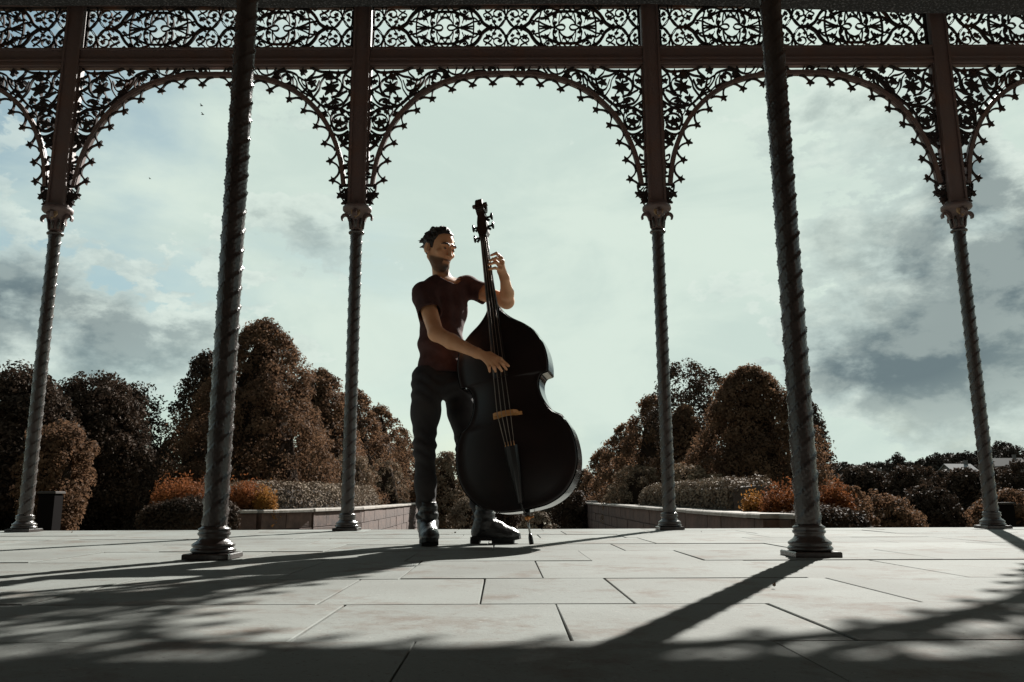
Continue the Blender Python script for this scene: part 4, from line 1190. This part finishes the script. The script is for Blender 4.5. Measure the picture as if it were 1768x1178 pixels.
for sx, py in ((-1, 383), (-1, 402), (1, 369), (1, 385)):
    v = bpx(838, py)[1]; w = w_nut - .045
    m = MB(); m.tube([(sx * .015, w, v), (sx * .058, w, v + .002)], [.008, .0065], 8)
    m.tube([(sx * .052, w, v + .001), (sx * .058, w, v + .002), (sx * .064, w, v + .002)], [.010, .014, .006], 8)
    m.tube([(sx * .060, w, v - .021), (sx * .059, w, v - .010), (sx * .058, w, v + .002), (sx * .059, w, v + .014), (sx * .060, w, v + .025)], [.004, .008, .009, .008, .004], 8)
    m.box(min(sx * .026, sx * .030), max(sx * .026, sx * .030), w - .018, w + .018, v - .016, v + .022)
    m.tube([(sx * .030, w + .012, v - .014), (sx * .046, w + .012, v - .026)], [.006, .008], 6)
    m.build('tuning_key', M['steel' if False else 'ebony'], bass)
# bridge, tailpiece, strings, f-holes, endpin
bw = .080
arch = [(bw * x, z) for x, z in ((-1, 0), (-1.0, .012), (-.72, .03), (-.86, .06), (-.80, .095), (-.62, .118), (-.3, .127), (0, .130), (.3, .127), (.62, .118), (.80, .095), (.86, .06), (.72, .03), (1.0, .012), (1, 0), (.62, 0), (.45, .035), (0, .05), (-.45, .035), (-.62, 0))]
pl = [(x, HALF + .026 + z * .80, v_br - .009) for x, z in arch] + [(x, HALF + .026 + z * .80, v_br + .009) for x, z in arch]
na = len(arch)
m = MB(); m.add(pl, [tuple(range(na)), tuple(reversed(range(na, 2 * na)))] + [(i, (i + 1) % na, na + (i + 1) % na, na + i) for i in range(na)]); m.build('bridge', M['maple'], bass)
v_t0, v_t1 = bpx(880, 771, .14)[1], bpx(908, 868, .10)[1]
m = MB(); vs = []
for v, hw, w in ((v_t0, .036, HALF + .085), ((v_t0 * 2 + v_t1) / 3, .032, HALF + .07), (v_t1, .014, HALF + .035)):
    vs += [(-hw, w - .012, v), (hw, w - .012, v), (hw * .7, w + .006, v), (0, w + .012, v), (-hw * .7, w + .006, v)]
m.add(vs, [tuple(range(5)), tuple(range(10, 15))] + [(5 * i + k, 5 * i + (k + 1) % 5, 5 * i + 5 + (k + 1) % 5, 5 * i + 5 + k) for i in range(2) for k in range(5)]); tp = m.build('tailpiece', M['ebony'], bass)
m = MB(); m.tube([(0, HALF + .03, v_t1 + .01), (0, HALF + .012, vbot + .01), (0, HALF - .03, vbot - .012), (0, 0, vbot - .014)], .005, 8); m.build('tail_wire', M['ebony'], tp)
for k in range(4):
    e = (k - 1.5) / 1.5
    bridge_w = HALF + .026 + .131 * .80 - .006 * abs(e)
    m = MB(); m.tube([(e * .0145, w_nut + .003, v_nut + .004), (e * .036, bridge_w, v_br), (e * .024, HALF + .095, v_t0)], .0017 + .0004 * (1.5 - k) * .5, 6)
    m.build('string', M['string'], bass)
    m = MB(); m.tube([(e * .024, HALF + .094, v_t0 - .004), (e * .024, HALF + .094, v_t0 + .02)], .0032, 6); m.build('string_winding', M['maple'], bass)
for s_ in (-1, 1):
    p3 = [(s_ * (.075 + .03 * math.sin(t * 5.2)), HALF + .021 - abs(t - .5) * .006, v_br - .10 + .24 * t) for t in np.linspace(0, 1, 14)]
    m = MB(); m.tube(p3, [.008, .006, .004] + [.005] * 8 + [.004, .006, .008], 6); m.build('f_hole', M['ebony'], bass)
m = MB(); m.lathe([(.018, vbot - .002), (.020, vbot - .014), (.014, vbot - .030)], 16); m.build('endpin_block', M['ebony'], bass)
m = MB(); m.lathe([(.014, vbot - .030), (.016, vbot - .036), (.016, vbot - .044), (.011, vbot - .05)], 16); ec = m.build('endpin_collar', M['brass'], bass)
m = MB(); m.tube([(.012, 0, vbot - .040), (.034, 0, vbot - .036)], .005, 8); m.build('thumb_screw', M['brass'], ec)
m = MB(); m.lathe([(.0055, .05), (.0055, vbot - .045)], 12); m.build('endpin', M['steel'], bass)
m = MB(); m.lathe([(.011, .004), (.013, .012), (.012, .04), (.008, .060)], 14); m.build('rubber_foot', M['ebony'], bass)
MB = _MB
# ------------------------------------------------------------------ the musician: smooth solids blended on a voxel grid, then meshed
class Field:
    def __init__(s, lo, hi, h):
        s.h = h; s.lo = np.array(lo, np.float32)
        s.n = np.ceil((np.array(hi) - np.array(lo)) / h).astype(int) + 1
        s.F = np.full(s.n, 0.5, np.float32)
    def _win(s, lo, hi, k):
        a = np.maximum(0, np.floor((np.array(lo) - k - s.lo) / s.h).astype(int) - 1)
        b = np.minimum(s.n, np.ceil((np.array(hi) + k - s.lo) / s.h).astype(int) + 2)
        if (b <= a).any(): return None
        ax = [s.lo[i] + s.h * np.arange(a[i], b[i], dtype=np.float32) for i in range(3)]
        return tuple(slice(a[i], b[i]) for i in range(3)), np.stack(np.meshgrid(*ax, indexing='ij'), -1)
    def _smin(s, sl, d, k):
        f = s.F[sl]
        if k <= 0: s.F[sl] = np.minimum(f, d); return
        hh = np.clip(0.5 + 0.5 * (f - d) / k, 0, 1)
        s.F[sl] = f * (1 - hh) + d * hh - k * hh * (1 - hh)
    def cone(s, a, b, ra, rb, k=.02, flat=None):
        """tapered capsule; flat=(axis, factor) squashes the cross-section along an axis"""
        a = np.array(a, np.float32); b = np.array(b, np.float32)
        r = max(ra, rb)
        w = s._win(np.minimum(a, b) - r * 1.6, np.maximum(a, b) + r * 1.6, k + .01)
        if w is None: return
        sl, X = w
        if flat is not None:
            ax = np.array(flat[0], np.float32); f = flat[1]
        ab = b - a; L2_ = float((ab * ab).sum()) + 1e-9
        p = X - a
        t = np.clip((p @ ab) / L2_, 0, 1)
        q = p - t[..., None] * ab
        if flat is not None:
            c = q @ ax; q = q + (c * (1 / f - 1))[..., None] * ax
        d = np.sqrt((q * q).sum(-1)) - (ra + (rb - ra) * t)
        if flat is not None: d = d * (f if f < 1 else 1)
        s._smin(sl, d.astype(np.float32), k)
    def chain(s, pts, rads, k=.02, flat=None):
        for i in range(len(pts) - 1): s.cone(pts[i], pts[i + 1], rads[i], rads[i + 1], k, flat)
    def ell(s, c, r, B=None, k=.02, sub=False):
        c = np.array(c, np.float32); r = np.array(r, np.float32); m = float(r.max())
        w = s._win(c - m, c + m, k + .01)
        if w is None: return
        sl, X = w
        p = X - c
        if B is not None: p = p @ B                      # columns of B are the local axes
        q = p / r
        l = np.sqrt((q * q).sum(-1)) + 1e-9; g = np.sqrt(((p / (r * r)) ** 2).sum(-1)) + 1e-9
        d = (l * (l - 1) / g).astype(np.float32)
        if sub:
            f = s.F[sl]; hh = np.clip(0.5 - 0.5 * (f + d) / max(k, 1e-4), 0, 1)
            s.F[sl] = f * (1 - hh) - d * hh + k * hh * (1 - hh)
        else: s._smin(sl, d, k)
    def cut(s, p, nrm):
        """remove everything on the side the normal points to"""
        nrm = np.array(nrm, np.float32); nrm /= np.linalg.norm(nrm)
        ax = [s.lo[i] + s.h * np.arange(s.n[i], dtype=np.float32) for i in range(3)]
        d = (ax[0] - p[0])[:, None, None] * nrm[0] + (ax[1] - p[1])[None, :, None] * nrm[1] + (ax[2] - p[2])[None, None, :] * nrm[2]
        s.F = np.maximum(s.F, d)
    def coords(s):
        return np.meshgrid(*[s.lo[i] + s.h * np.arange(s.n[i], dtype=np.float32) for i in range(3)], indexing='ij', sparse=True)
    def mesh(s, name):
        F = s.F; h = s.h
        inside = F < 0
        c = np.zeros(tuple(np.array(F.shape) - 1), np.int8)
        for dx in (0, 1):
            for dy in (0, 1):
                for dz in (0, 1):
                    c += inside[dx:F.shape[0] - 1 + dx, dy:F.shape[1] - 1 + dy, dz:F.shape[2] - 1 + dz]
        act = np.argwhere((c > 0) & (c < 8))
        vid = np.full(c.shape, -1, np.int32); vid[tuple(act.T)] = np.arange(len(act))
        acc = np.zeros((len(act), 3)); cnt = np.zeros(len(act))
        for ax in range(3):
            o1, o2 = [i for i in range(3) if i != ax]
            for a in (0, 1):
                for b in (0, 1):
                    p0 = act.copy(); p0[:, o1] += a; p0[:, o2] += b
                    p1 = p0.copy(); p1[:, ax] += 1
                    f0 = F[tuple(p0.T)]; f1 = F[tuple(p1.T)]
                    m = (f0 < 0) != (f1 < 0)
                    t = np.where(m, f0 / (f0 - f1 + 1e-12), 0)
                    q = p0.astype(float); q[:, ax] += t
                    acc[m] += q[m]; cnt[m] += 1
        V = s.lo + h * acc / cnt[:, None]
        Q = []
        for ax in range(3):
            o1, o2 = [i for i in range(3) if i != ax]
            sl0 = [slice(None)] * 3; sl1 = [slice(None)] * 3
            sl0[ax] = slice(0, -1); sl1[ax] = slice(1, None)
            ch = inside[tuple(sl0)] != inside[tuple(sl1)]
            e = np.argwhere(ch)
            e = e[(e[:, o1] > 0) & (e[:, o2] > 0) & (e[:, o1] < F.shape[o1] - 1) & (e[:, o2] < F.shape[o2] - 1)]
            q = []
            for a, b in ((1, 1), (0, 1), (0, 0), (1, 0)):
                p = e.copy(); p[:, o1] -= a; p[:, o2] -= b
                q.append(vid[tuple(p.T)])
            q = np.stack(q, 1)
            flip = inside[tuple(e.T)] == (ax == 1)
            q[flip] = q[flip][:, ::-1]
            Q.append(q)
        Q = np.vstack(Q); Q = Q[(Q >= 0).all(1)]
        return np_mesh(name, V, Q, True)
def vnoise(X, sc, seed=0):
    """cheap smooth noise from a few sines, X = sparse grids or columns"""
    r_ = random.Random(seed); out = 0
    for k in range(6):
        f = sc * r_.uniform(.6, 1.6); d = Vector((r_.gauss(0, 1), r_.gauss(0, 1), r_.gauss(0, 1))).normalized()
        out = out + np.sin((X[0] * d.x + X[1] * d.y + X[2] * d.z) * f + r_.uniform(0, 6.3))
    return out / 6
V3 = lambda px, py, D: np.array(W(px, py, D))
man = empty('person', (V3(760, 940, 4.52)[0], 4.52, 0))
tag(man, 'person in dark T-shirt, jeans and boots standing and plucking the double bass', 'person')
def under(name, me, mt, parent=None):
    o_ = obj(name, me, mt, parent or man)
    p = parent or man
    o_.matrix_parent_inverse = Matrix.Translation(man.location).inverted() if p is man else Matrix.Translation((0, 0, 0))
    return o_
# joints
shR, shL = V3(732, 508, 4.62), V3(806, 496, 4.80)
elR, wrR = V3(753, 576, 4.42), V3(824, 610, 4.285)
elL, wrL = V3(875, 521, 4.66), V3(871, 480, 4.50)
neck0, neck1 = V3(766, 497, 4.745), V3(760, 462, 4.735)
hipR, hipL = V3(739, 655, 4.62), V3(789, 655, 4.74)
knR, anR = V3(733, 775, 4.58), V3(738, 893, 4.56)
knL, anL = V3(806, 770, 4.76), V3(832, 890, 4.66)
chest, belly, pelv = V3(763, 530, 4.71), V3(762, 595, 4.69), V3(764, 645, 4.68)
fwd = np.cross(shL - shR, [0, 0, 1.0]); fwd /= np.linalg.norm(fwd)          # the way the chest faces
if fwd[1] > 0: fwd = -fwd
lat = (shL - shR); lat[2] = 0; lat /= np.linalg.norm(lat)
HC = V3(758, 431, 4.685)                                                     # centre of the head
yaw = R(45)
hf = np.array([math.sin(yaw), -math.cos(yaw), -0.34]); hf /= np.linalg.norm(hf)
hs = np.cross([0.05, 0, 1.0], hf); hs /= np.linalg.norm(hs); hs = hs           # his left
hu = np.cross(hf, hs); hu /= np.linalg.norm(hu)
HB = np.stack([hs, hf, hu], 1).astype(np.float32)
HS = 1.07
def hp(x, y, z): return HC + (hs * x + hf * y + hu * z) * HS
lo = np.minimum.reduce([shR, elR, anR]) - .22; hi = np.maximum.reduce([elL, wrL, shL]) + .2
lo = np.array([V3(700, 900, 4.5)[0], 4.18, 0.03]); hi = np.array([V3(895, 900, 4.6)[0], 4.95, V3(757, 386, 4.6)[2]])
f = Field(lo, hi, .0046)
# torso and legs (under the clothes)
Bt = np.stack([lat, fwd, [0, 0, 1]], 1).astype(np.float32)
f.ell(chest, (.150, .095, .19), Bt, .04); f.ell(belly, (.128, .085, .17), Bt, .04); f.ell(pelv, (.145, .095, .12), Bt, .04)
f.chain([shR, elR], [.052, .043], .03); f.chain([shL, elL], [.052, .041], .03)
f.cone(shR, shL, .05, .05, .04)
f.chain([hipR, knR, anR], [.078, .052, .036], .03); f.chain([hipL, knL, anL], [.078, .052, .036], .03)
# neck and head
f.chain([neck0 - np.array([0, 0, .03]), neck1], [.060, .050], .015)
f.cone(neck0, shR, .050, .035, .05); f.cone(neck0, shL, .050, .035, .05)
f.ell(hp(0, -.012, .030), HS * np.array((.074, .094, .090)), HB, .02)
f.ell(hp(0, .030, -.030), HS * np.array((.060, .064, .090)), HB, .025)
f.ell(hp(0, .052, -.082), HS * np.array((.044, .040, .034)), HB, .02)
f.ell(hp(0, .078, -.104), HS * np.array((.019, .016, .015)), HB, .018)
for s_ in (-1, 1):
    f.cone(hp(s_ * .050, .0, -.05), hp(s_ * .040, .05, -.085), .020, .016, .02)          # jaw
    f.ell(hp(s_ * .044, .066, -.018), HS * np.array((.019, .016, .014)), HB, .018)                        # cheekbone
    f.cone(hp(s_ * .013, .092, .033), hp(s_ * .048, .076, .031), .010, .007, .012)           # brow
f.cone(hp(0, .093, .022), hp(0, .111, -.020), .0075, .0105, .010)
f.ell(hp(0, .114, -.027), HS * np.array((.0125, .0125, .010)), HB, .007)
for s_ in (-1, 1):
    f.ell(hp(s_ * .0125, .101, -.029), HS * np.array((.0085, .010, .007)), HB, .006)
    f.ell(hp(s_ * .031, .099, .010), HS * np.array((.017, .015, .012)), HB, .012, sub=True)
    f.ell(hp(s_ * .0305, .0815, .010), HS * np.array((.0135, .0105, .011)), HB, .004)                      # lid
    f.ell(hp(s_ * .077, -.012, -.006), HS * np.array((.009, .022, .034)), HB, .007)                        # ear
    f.ell(hp(s_ * .088, -.006, .0), HS * np.array((.006, .012, .020)), HB, .006, sub=True)
f.cone(hp(-.020, .088, -.058), hp(.020, .088, -.058), .0062, .0062, .006); f.ell(hp(0, .0945, -.0565), HS * np.array((.014, .006, .006)), HB, .006)
f.cone(hp(-.017, .087, -.071), hp(.017, .087, -.071), .0066, .0066, .006)
f.ell(hp(0, .099, -.0645), HS * np.array((.022, .006, .0022)), HB, .003, sub=True)
f.ell(hp(0, .095, -.086), HS * np.array((.016, .007, .005)), HB, .008, sub=True)
# right arm across to the strings
fmid = elR * .62 + wrR * .38 + np.array([0, 0, -.004])
f.chain([elR, fmid, wrR], [.043, .041, .027], .02)
kn_px = [(857, 618, 4.262), (853, 622, 4.256), (848, 625.5, 4.254), (842, 627.5, 4.258)]       # index..little knuckles
tips = [((866, 627, 4.252), (874.5, 638, 4.268)), ((861, 633, 4.246), (866.5, 641, 4.262)), ((853, 634.5, 4.246), (855.5, 641.5, 4.262)), ((844.5, 634.5, 4.252), (845.5, 641.5, 4.266))]
wrR2 = V3(830, 612, 4.278)
f.cone(wrR, wrR2, .027, .025, .015)
kn = [V3(*p) for p in kn_px]
for i, p in enumerate(kn):
    f.cone(wrR2 + (p - wrR2) * .12, p, .0165 if i in (1, 2) else .015, .0115, .012)
for p, (m_p, t_p) in zip(kn, tips):
    a_, b_ = V3(*m_p), V3(*t_p)
    f.chain([p, a_, b_], [.0100, .0092, .0070], .004)
th0, th1, th2 = V3(846, 612, 4.285), V3(864, 620.5, 4.275), V3(878, 632, 4.280)
f.chain([wrR2, th0, th1, th2], [.016, .015, .0108, .0075], .008)
# left arm round behind the neck of the bass
fm = elL * .64 + wrL * .36 + np.array([.006, 0, 0])
f.chain([elL, fm, wrL], [.041, .038, .026], .02)
wl2 = V3(866, 468, 4.478)
f.chain([wrL, wl2], [.026, .027], .015)
knl = [V3(866, 446, 4.455), V3(868, 452, 4.447), V3(867, 459, 4.444), V3(864, 466, 4.445)]
for p in knl: f.cone(wl2, p, .017, .0115, .012)
fl_ = [((857, 437.5, 4.43), (848, 441, 4.405)), ((857, 445.5, 4.415), (846, 450, 4.395)), ((855, 453.5, 4.41), (844, 457, 4.39)), ((855, 463, 4.41), (845, 465, 4.385))]
for p, (m_p, t_p) in zip(knl, fl_):
    f.chain([p, V3(*m_p), V3(*t_p)], [.0098, .0088, .0072], .004)
f.chain([wl2, V3(862, 458, 4.52), V3(851, 447, 4.545)], [.014, .012, .009], .008)
me = f.mesh('body')
M['skin'] = mat('tanned skin', (0.74, 0.385, 0.205), .5, (0.66, 0.32, 0.165), 18, spec=.4, bump=.05, bscale=160)
body = under('body', me, M['skin'])
# stubble and dark brows painted by position on the head
co = np.empty(len(me.vertices) * 3, np.float32); me.vertices.foreach_get('co', co); co = co.reshape(-1, 3)
lc = (co - HC) @ HB / HS
ss = lambda a, b, x: np.clip((x - a) / (b - a), 0, 1) ** 2 * (3 - 2 * np.clip((x - a) / (b - a), 0, 1))
head = (np.abs(lc) < .14).all(1)
beard = ss(-.040, -.052, lc[:, 2]) * ss(-.005, .03, lc[:, 1]) * ss(-.135, -.118, lc[:, 2])
beard = np.maximum(beard, ss(-.044, -.049, lc[:, 2]) * ss(.07, .085, lc[:, 1]))
lips = np.exp(-((lc[:, 2] + .064) / .010) ** 2) * (np.abs(lc[:, 0]) < .024) * (lc[:, 1] > .085)
goatee = np.exp(-((lc[:, 0]) / .030) ** 2) * ss(.06, .075, lc[:, 1])
beard = beard * (.80 + .18 * goatee) * (1 - .75 * lips)
side = ss(.030, -.01, lc[:, 1]) * ss(.055, .062, np.abs(lc[:, 0])) * ss(-.05, -.01, lc[:, 2]) * .6 * (lc[:, 1] > -.005)
at_ = me.attributes.new('facial_hair', 'FLOAT', 'POINT')
at_.data.foreach_set('value', (np.maximum(beard, side) * head).astype(np.float32))
nt = M['skin'].node_tree
an = _node(nt, 'ShaderNodeAttribute'); an.attribute_name = 'facial_hair'
b_ = nt.nodes['Principled BSDF']; src = b_.inputs['Base Color'].links[0].from_socket
mx = _node(nt, 'ShaderNodeMix', data_type='RGBA'); nt.links.new(an.outputs['Fac'], mx.inputs[0]); nt.links.new(src, mx.inputs[6]); mx.inputs[7].default_value = (.05, .03, .022, 1)
nt.links.new(mx.outputs[2], b_.inputs['Base Color'])
# hair, brows, eyes
M['hair'] = mat('dark brown hair', (.018, .012, .010), .55, (.03, .02, .015), 60, stretch=(1, 1, .25), bump=.6, bscale=220)
g = Field(HC - .16, HC + .16, .0036)
g.ell(hp(0, -.016, .034), HS * np.array((.081, .099, .093)), HB, 0)
rq = random.Random(4)
for k in range(60):
    a = rq.uniform(0, 2 * PI); e = rq.uniform(-.2, 1.0)
    d = np.array([math.cos(a) * math.sqrt(max(0, 1 - e * e)), math.sin(a) * math.sqrt(max(0, 1 - e * e)), e])
    if d[1] > .55 and d[2] < .75: continue
    p = np.array([0, -.016, .034]) + d * np.array([.082, .099, .094])
    q = p + d * rq.uniform(.0, .004) + np.array([rq.uniform(-.012, .012), -.010 * rq.random() - .004, rq.uniform(-.012, .004)])
    g.cone(hp(*p), hp(*q), .008, .004, .010)
for p, q in (((-.02, -.108, .05), (-.035, -.138, .038)), ((-.05, -.09, .03), (-.070, -.116, .020)), ((.0, -.11, .03), (-.01, -.128, .014)), ((-.03, -.10, .0), (-.042, -.120, -.012))):
    g.cone(hp(*p), hp(*q), .012, .003, .008)
X = g.coords()
L0 = [((X[0] - HC[0]) * HB[0, i] + (X[1] - HC[1]) * HB[1, i] + (X[2] - HC[2]) * HB[2, i]) / HS for i in range(3)]
g.F = g.F + (.0042 * vnoise(X, 190, 3) + .0035 * vnoise(X, 420, 9)).astype(np.float32)
hairline = L0[1] - .044 - .55 * np.maximum(0, L0[2] - .075) + .30 * np.maximum(0, np.abs(L0[0]) - .02)      # receding at the temples
hairline = np.where(L0[2] > .108, hairline - .02, hairline)
low = np.maximum(-(L0[2] - (-.035 + .0 * L0[1])), 0) + 0 * L0[1]
front_low = np.minimum(-(L0[2] - .045), L0[1] - (-.002))                        # clears cheeks and ears
side_low = np.minimum(np.minimum(L0[1] - (-.032), -(L0[2] - .018)), np.maximum(L0[1] - .026, -(L0[2] + .004)) + 0 * L0[0])
side_low = np.maximum(side_low, np.minimum(L0[1] - .026, -(L0[2] - .045)))
g.F = np.maximum(np.maximum(g.F, hairline), np.maximum(-(L0[2] + .060), np.maximum(-10 + 0 * L0[0], side_low)))
under('hair', g.mesh('hair'), M['hair'])
for s_ in (-1, 1):
    m = MB(); m.tube([hp(s_ * .012, .1005, .029), hp(s_ * .028, .0975, .037), hp(s_ * .046, .0850, .034), hp(s_ * .054, .074, .026)], [.0035, .0056, .005, .002], 6)
    under('eyebrow', m.mesh('eyebrow'), M['hair'])
    m = MB(); m.lathe([(.0005, -.0046), (.0055, -.003), (.0066, 0), (.0055, .003), (.0005, .0046)], 10)
    m.v = [tuple(hp(s_ * .0305, .0885, .0095) + hs * v[0] * 1.6 + hf * v[2] * 1.1 + hu * v[1] * .95) for v in m.v]
    e_ = under('eye', m.mesh('eye'), mat('eye', (.10, .075, .06), .15))
M['cord'] = mat('pale cord', (.55, .45, .36), .6)
pts = []
for k in range(15):
    a = PI * (-.05 + 1.1 * k / 14)
    pts.append(neck0 + np.array([0, 0, -.010]) + lat * .070 * math.cos(a) + fwd * .066 * math.sin(a) + np.array([0, 0, 1]) * (-.042 * math.sin(a)))
m = MB(); m.tube(pts, .0032, 6); under('necklace', m.mesh('necklace'), M['cord'])
# T-shirt
M['shirt'] = mat('dark maroon cotton', (.090, .047, .044), .9, (.066, .034, .032), 20, spec=.15, bump=.15, bscale=90)
t = Field(lo, hi, .0062)
t.ell(chest, (.166, .112, .20), Bt, .04); t.ell(belly, (.146, .104, .185), Bt, .05)
t.cone(pelv + np.array([0, 0, .035]), pelv + np.array([0, 0, -.01]), .108, .114, .06); t.ell(pelv + np.array([0, 0, .01]), (.158, .112, .10), Bt, .05)
t.cone(shR, shL, .060, .064, .05); t.cone(neck0 - np.array([0, 0, .058]), shR, .066, .044, .05); t.cone(neck0 - np.array([0, 0, .052]), shL, .068, .048, .05)
hemR = shR + (elR - shR) * .50; hemL = shL + (elL - shL) * .46
t2 = Field(lo, hi, .0062)
t2.cone(shR, shR + (elR - shR) * .62, .066, .074, .02); t2.cut(hemR, elR - shR)
t3 = Field(lo, hi, .0062); t3.cone(shL, shL + (elL - shL) * .62, .064, .068, .02); t3.cut(hemL, elL - shL)
def sm_(a, b, k):
    hh = np.clip(0.5 + 0.5 * (a - b) / k, 0, 1); return a * (1 - hh) + b * hh - k * hh * (1 - hh)
t.F = sm_(sm_(t.F, t2.F, .03), t3.F, .03)
X = t.coords()
u_ = (X[0] - chest[0]) * lat[0] + (X[1] - chest[1]) * lat[1]
fold = np.sin(60 * (X[2] + .35 * u_) + 3 * np.sin(9 * u_)) * np.exp(-((X[2] - belly[2]) / .11) ** 2) * .0045
fold = fold + np.sin(75 * (u_ - .25 * X[2]) + 2 * np.sin(14 * X[2])) * .0035 * np.exp(-((X[2] - chest[2]) / .14) ** 2)
t.F = t.F + (fold + .004 * vnoise(X, 34, 8)).astype(np.float32)
# hollow the sleeves and the neck, trim the hem
s2 = Field(lo, hi, .0062); s2.cone(shR + (elR - shR) * .33, elR, .060, .066, 0); s2.cone(shL + (elL - shL) * .30, elL, .056, .060, 0)
t.F = np.maximum(t.F, -s2.F)
s3 = Field(lo, hi, .0062); s3.cone(neck0 + fwd * .040 + np.array([0, 0, .045]), neck0 + fwd * .010 + np.array([0, 0, .12]), .082, .085, 0); s3.cone(neck0 - np.array([0, 0, .0]), neck0 + np.array([0, 0, .1]), .070, .080, .02)
t.F = np.maximum(t.F, -s3.F)
t.cut(pelv + np.array([0, 0, .0]) + np.array([0, 0, -.005]), (.05, 0, -1))
under('t_shirt', t.mesh('t_shirt'), M['shirt'])
# jeans
M['denim'] = mat('dark denim', (.030, .028, .030), .85, (.052, .047, .046), 7, spec=.2, bump=.2, bscale=220)
lo2 = np.array([lo[0] - .02, 4.3, .03]); hi2 = np.array([hi[0], 5.0, pelv[2] + .12])
j = Field(lo2, hi2, .0062)
j.ell(pelv + np.array([0, 0, -.03]), (.150, .108, .125), Bt, .05)
cuffR, cuffL = V3(737, 902, 4.56), V3(834, 896, 4.66)
j.chain([hipR, (hipR + knR) / 2 + np.array([-.004, 0, 0]), knR, (knR + anR) / 2 + np.array([-.004, .01, 0]), cuffR], [.096, .080, .058, .055, .055], .035)
j.chain([hipL, (hipL + knL) / 2, knL, (knL + anL) / 2, cuffL], [.096, .080, .060, .056, .054], .035)
X = j.coords()
wr = np.exp(-((X[2] - .14) / .10) ** 2) * .0085 + np.exp(-((X[2] - knR[2]) / .10) ** 2) * .005 + np.exp(-((X[2] - hipR[2] + .05) / .08) ** 2) * .004
j.F = j.F + (wr * np.sin(95 * X[2] + 14 * X[0] + 3.0 * np.sin(22 * X[0] + 9 * X[1])) + .004 * vnoise(X, 26, 21)).astype(np.float32)
j.cut(pelv + np.array([0, 0, .028]), (0, 0, 1))
j.cut((cuffR + cuffL) / 2 + np.array([0, 0, .004]), (0, 0, -1))
jn = under('jeans', j.mesh('jeans'), M['denim'])
m = MB()                                                                        # belt under the hem and a back pocket
pts = [pelv + np.array([0, 0, .012]) + lat * .152 * math.cos(a) + fwd * .108 * math.sin(a) for a in np.linspace(0, 2 * PI, 33)]
m.tube(pts, .011, 6); under('belt', m.mesh('belt'), M['hair'])
# boots: one pointing at the camera, one pointing right
M['leather'] = mat('black boot leather', (.018, .018, .018), .33, (.028, .027, .026), 14, spec=.6, bump=.25, bscale=60)
M['sole'] = mat('black rubber sole', (.012, .012, .012), .75)
M['lace'] = mat('dark laces', (.05, .05, .05), .8)
def boot(ankle, ang, gx, gy):
    d = np.array([math.cos(ang), math.sin(ang), 0]); l_ = np.array([-d[1], d[0], 0]); up = np.array([0, 0, 1.0])
    o3 = np.array([gx, gy, 0])                                                   # under the ankle
    q = lambda x, y, z: o3 + d * x + l_ * y + up * z
    bf = Field(o3 - np.array([.26, .26, -.012]), o3 + np.array([.26, .26, .27]), .0048)
    bf.chain([q(-.005, 0, .215), q(-.005, 0, .15), q(-.008, 0, .09)], [.050, .049, .050], .03)
    bf.ell(q(-.035, 0, .058), (.045, .040, .048), np.stack([d, l_, up], 1), .03)
    bf.chain([q(.0, 0, .10), q(.07, 0, .068), q(.13, 0, .050)], [.052, .043, .036], .03)
    bf.ell(q(.125, 0, .044), (.072, .049, .034), np.stack([d, l_, up], 1), .03)
    bf.ell(q(.06, 0, .038), (.085, .042, .030), np.stack([d, l_, up], 1), .03)
    X_ = bf.coords(); bf.F = bf.F + (.0022 * vnoise(X_, 70, 5) + .0028 * np.sin(X_[2] * 150) * np.clip((X_[2] - .07) * 12, 0, 1)).astype(np.float32)
    bf.cut(o3 + up * .030, -up); bf.cut(q(0, 0, .225), up)
    b = under('boot', bf.mesh('boot'), M['leather'])
    pr = [(-.082, .026), (-.075, .040), (-.03, .043), (.04, .038), (.10, .049), (.16, .045), (.193, .026), (.200, 0)]
    poly = [(x, y) for x, y in pr] + [(x, -y) for x, y in reversed(pr[:-1])]
    k = len(poly); ms = MB()
    zt = lambda x: .016 + .010 * max(0, (x - .13) / .07) ** 2                     # toe spring
    ms.add([q(x, y, zt(x) - .002) for x, y in poly] + [q(x * .985, y * .97, zt(x) + .018) for x, y in poly], [tuple(range(k)), tuple(reversed(range(k, 2 * k)))] + [(i, (i + 1) % k, k + (i + 1) % k, k + i) for i in range(k)])
    hp_ = [(x, y) for x, y in poly if x <= -.02]
    k2 = len(hp_); ms.add([q(x, y, .0005) for x, y in hp_] + [q(x, y, .018) for x, y in hp_], [tuple(range(k2)), tuple(reversed(range(k2, 2 * k2)))] + [(i, (i + 1) % k2, k2 + (i + 1) % k2, k2 + i) for i in range(k2)])
    fp = [(x, y) for x, y in poly if .035 < x < .165]
    k3 = len(fp); ms.add([q(x, y, .0005) for x, y in fp] + [q(x, y, .018) for x, y in fp], [tuple(range(k3)), tuple(reversed(range(k3, 2 * k3)))] + [(i, (i + 1) % k3, k3 + (i + 1) % k3, k3 + i) for i in range(k3)])
    so = under('sole', ms.mesh('sole'), M['sole']); so.parent = b; so.matrix_parent_inverse = Matrix()
    ml = MB()
    for i in range(5):
        x = .040 + i * .012; z = .178 - i * .024
        x = (.047, .050, .056, .072, .092)[i]; z = (.185, .158, .132, .112, .096)[i]
        ml.tube([q(x - .012, -.030, z - .006), q(x + .004, 0, z + .004), q(x - .012, .030, z - .006)], .0038, 5)
    la = under('laces', ml.mesh('laces'), M['lace']); la.parent = b; la.matrix_parent_inverse = Matrix()
    return b
boot(anR, R(-80), V3(738, 935, 4.545)[0], 4.55)
boot(anL, R(-6), V3(838, 935, 4.64)[0], 4.63)
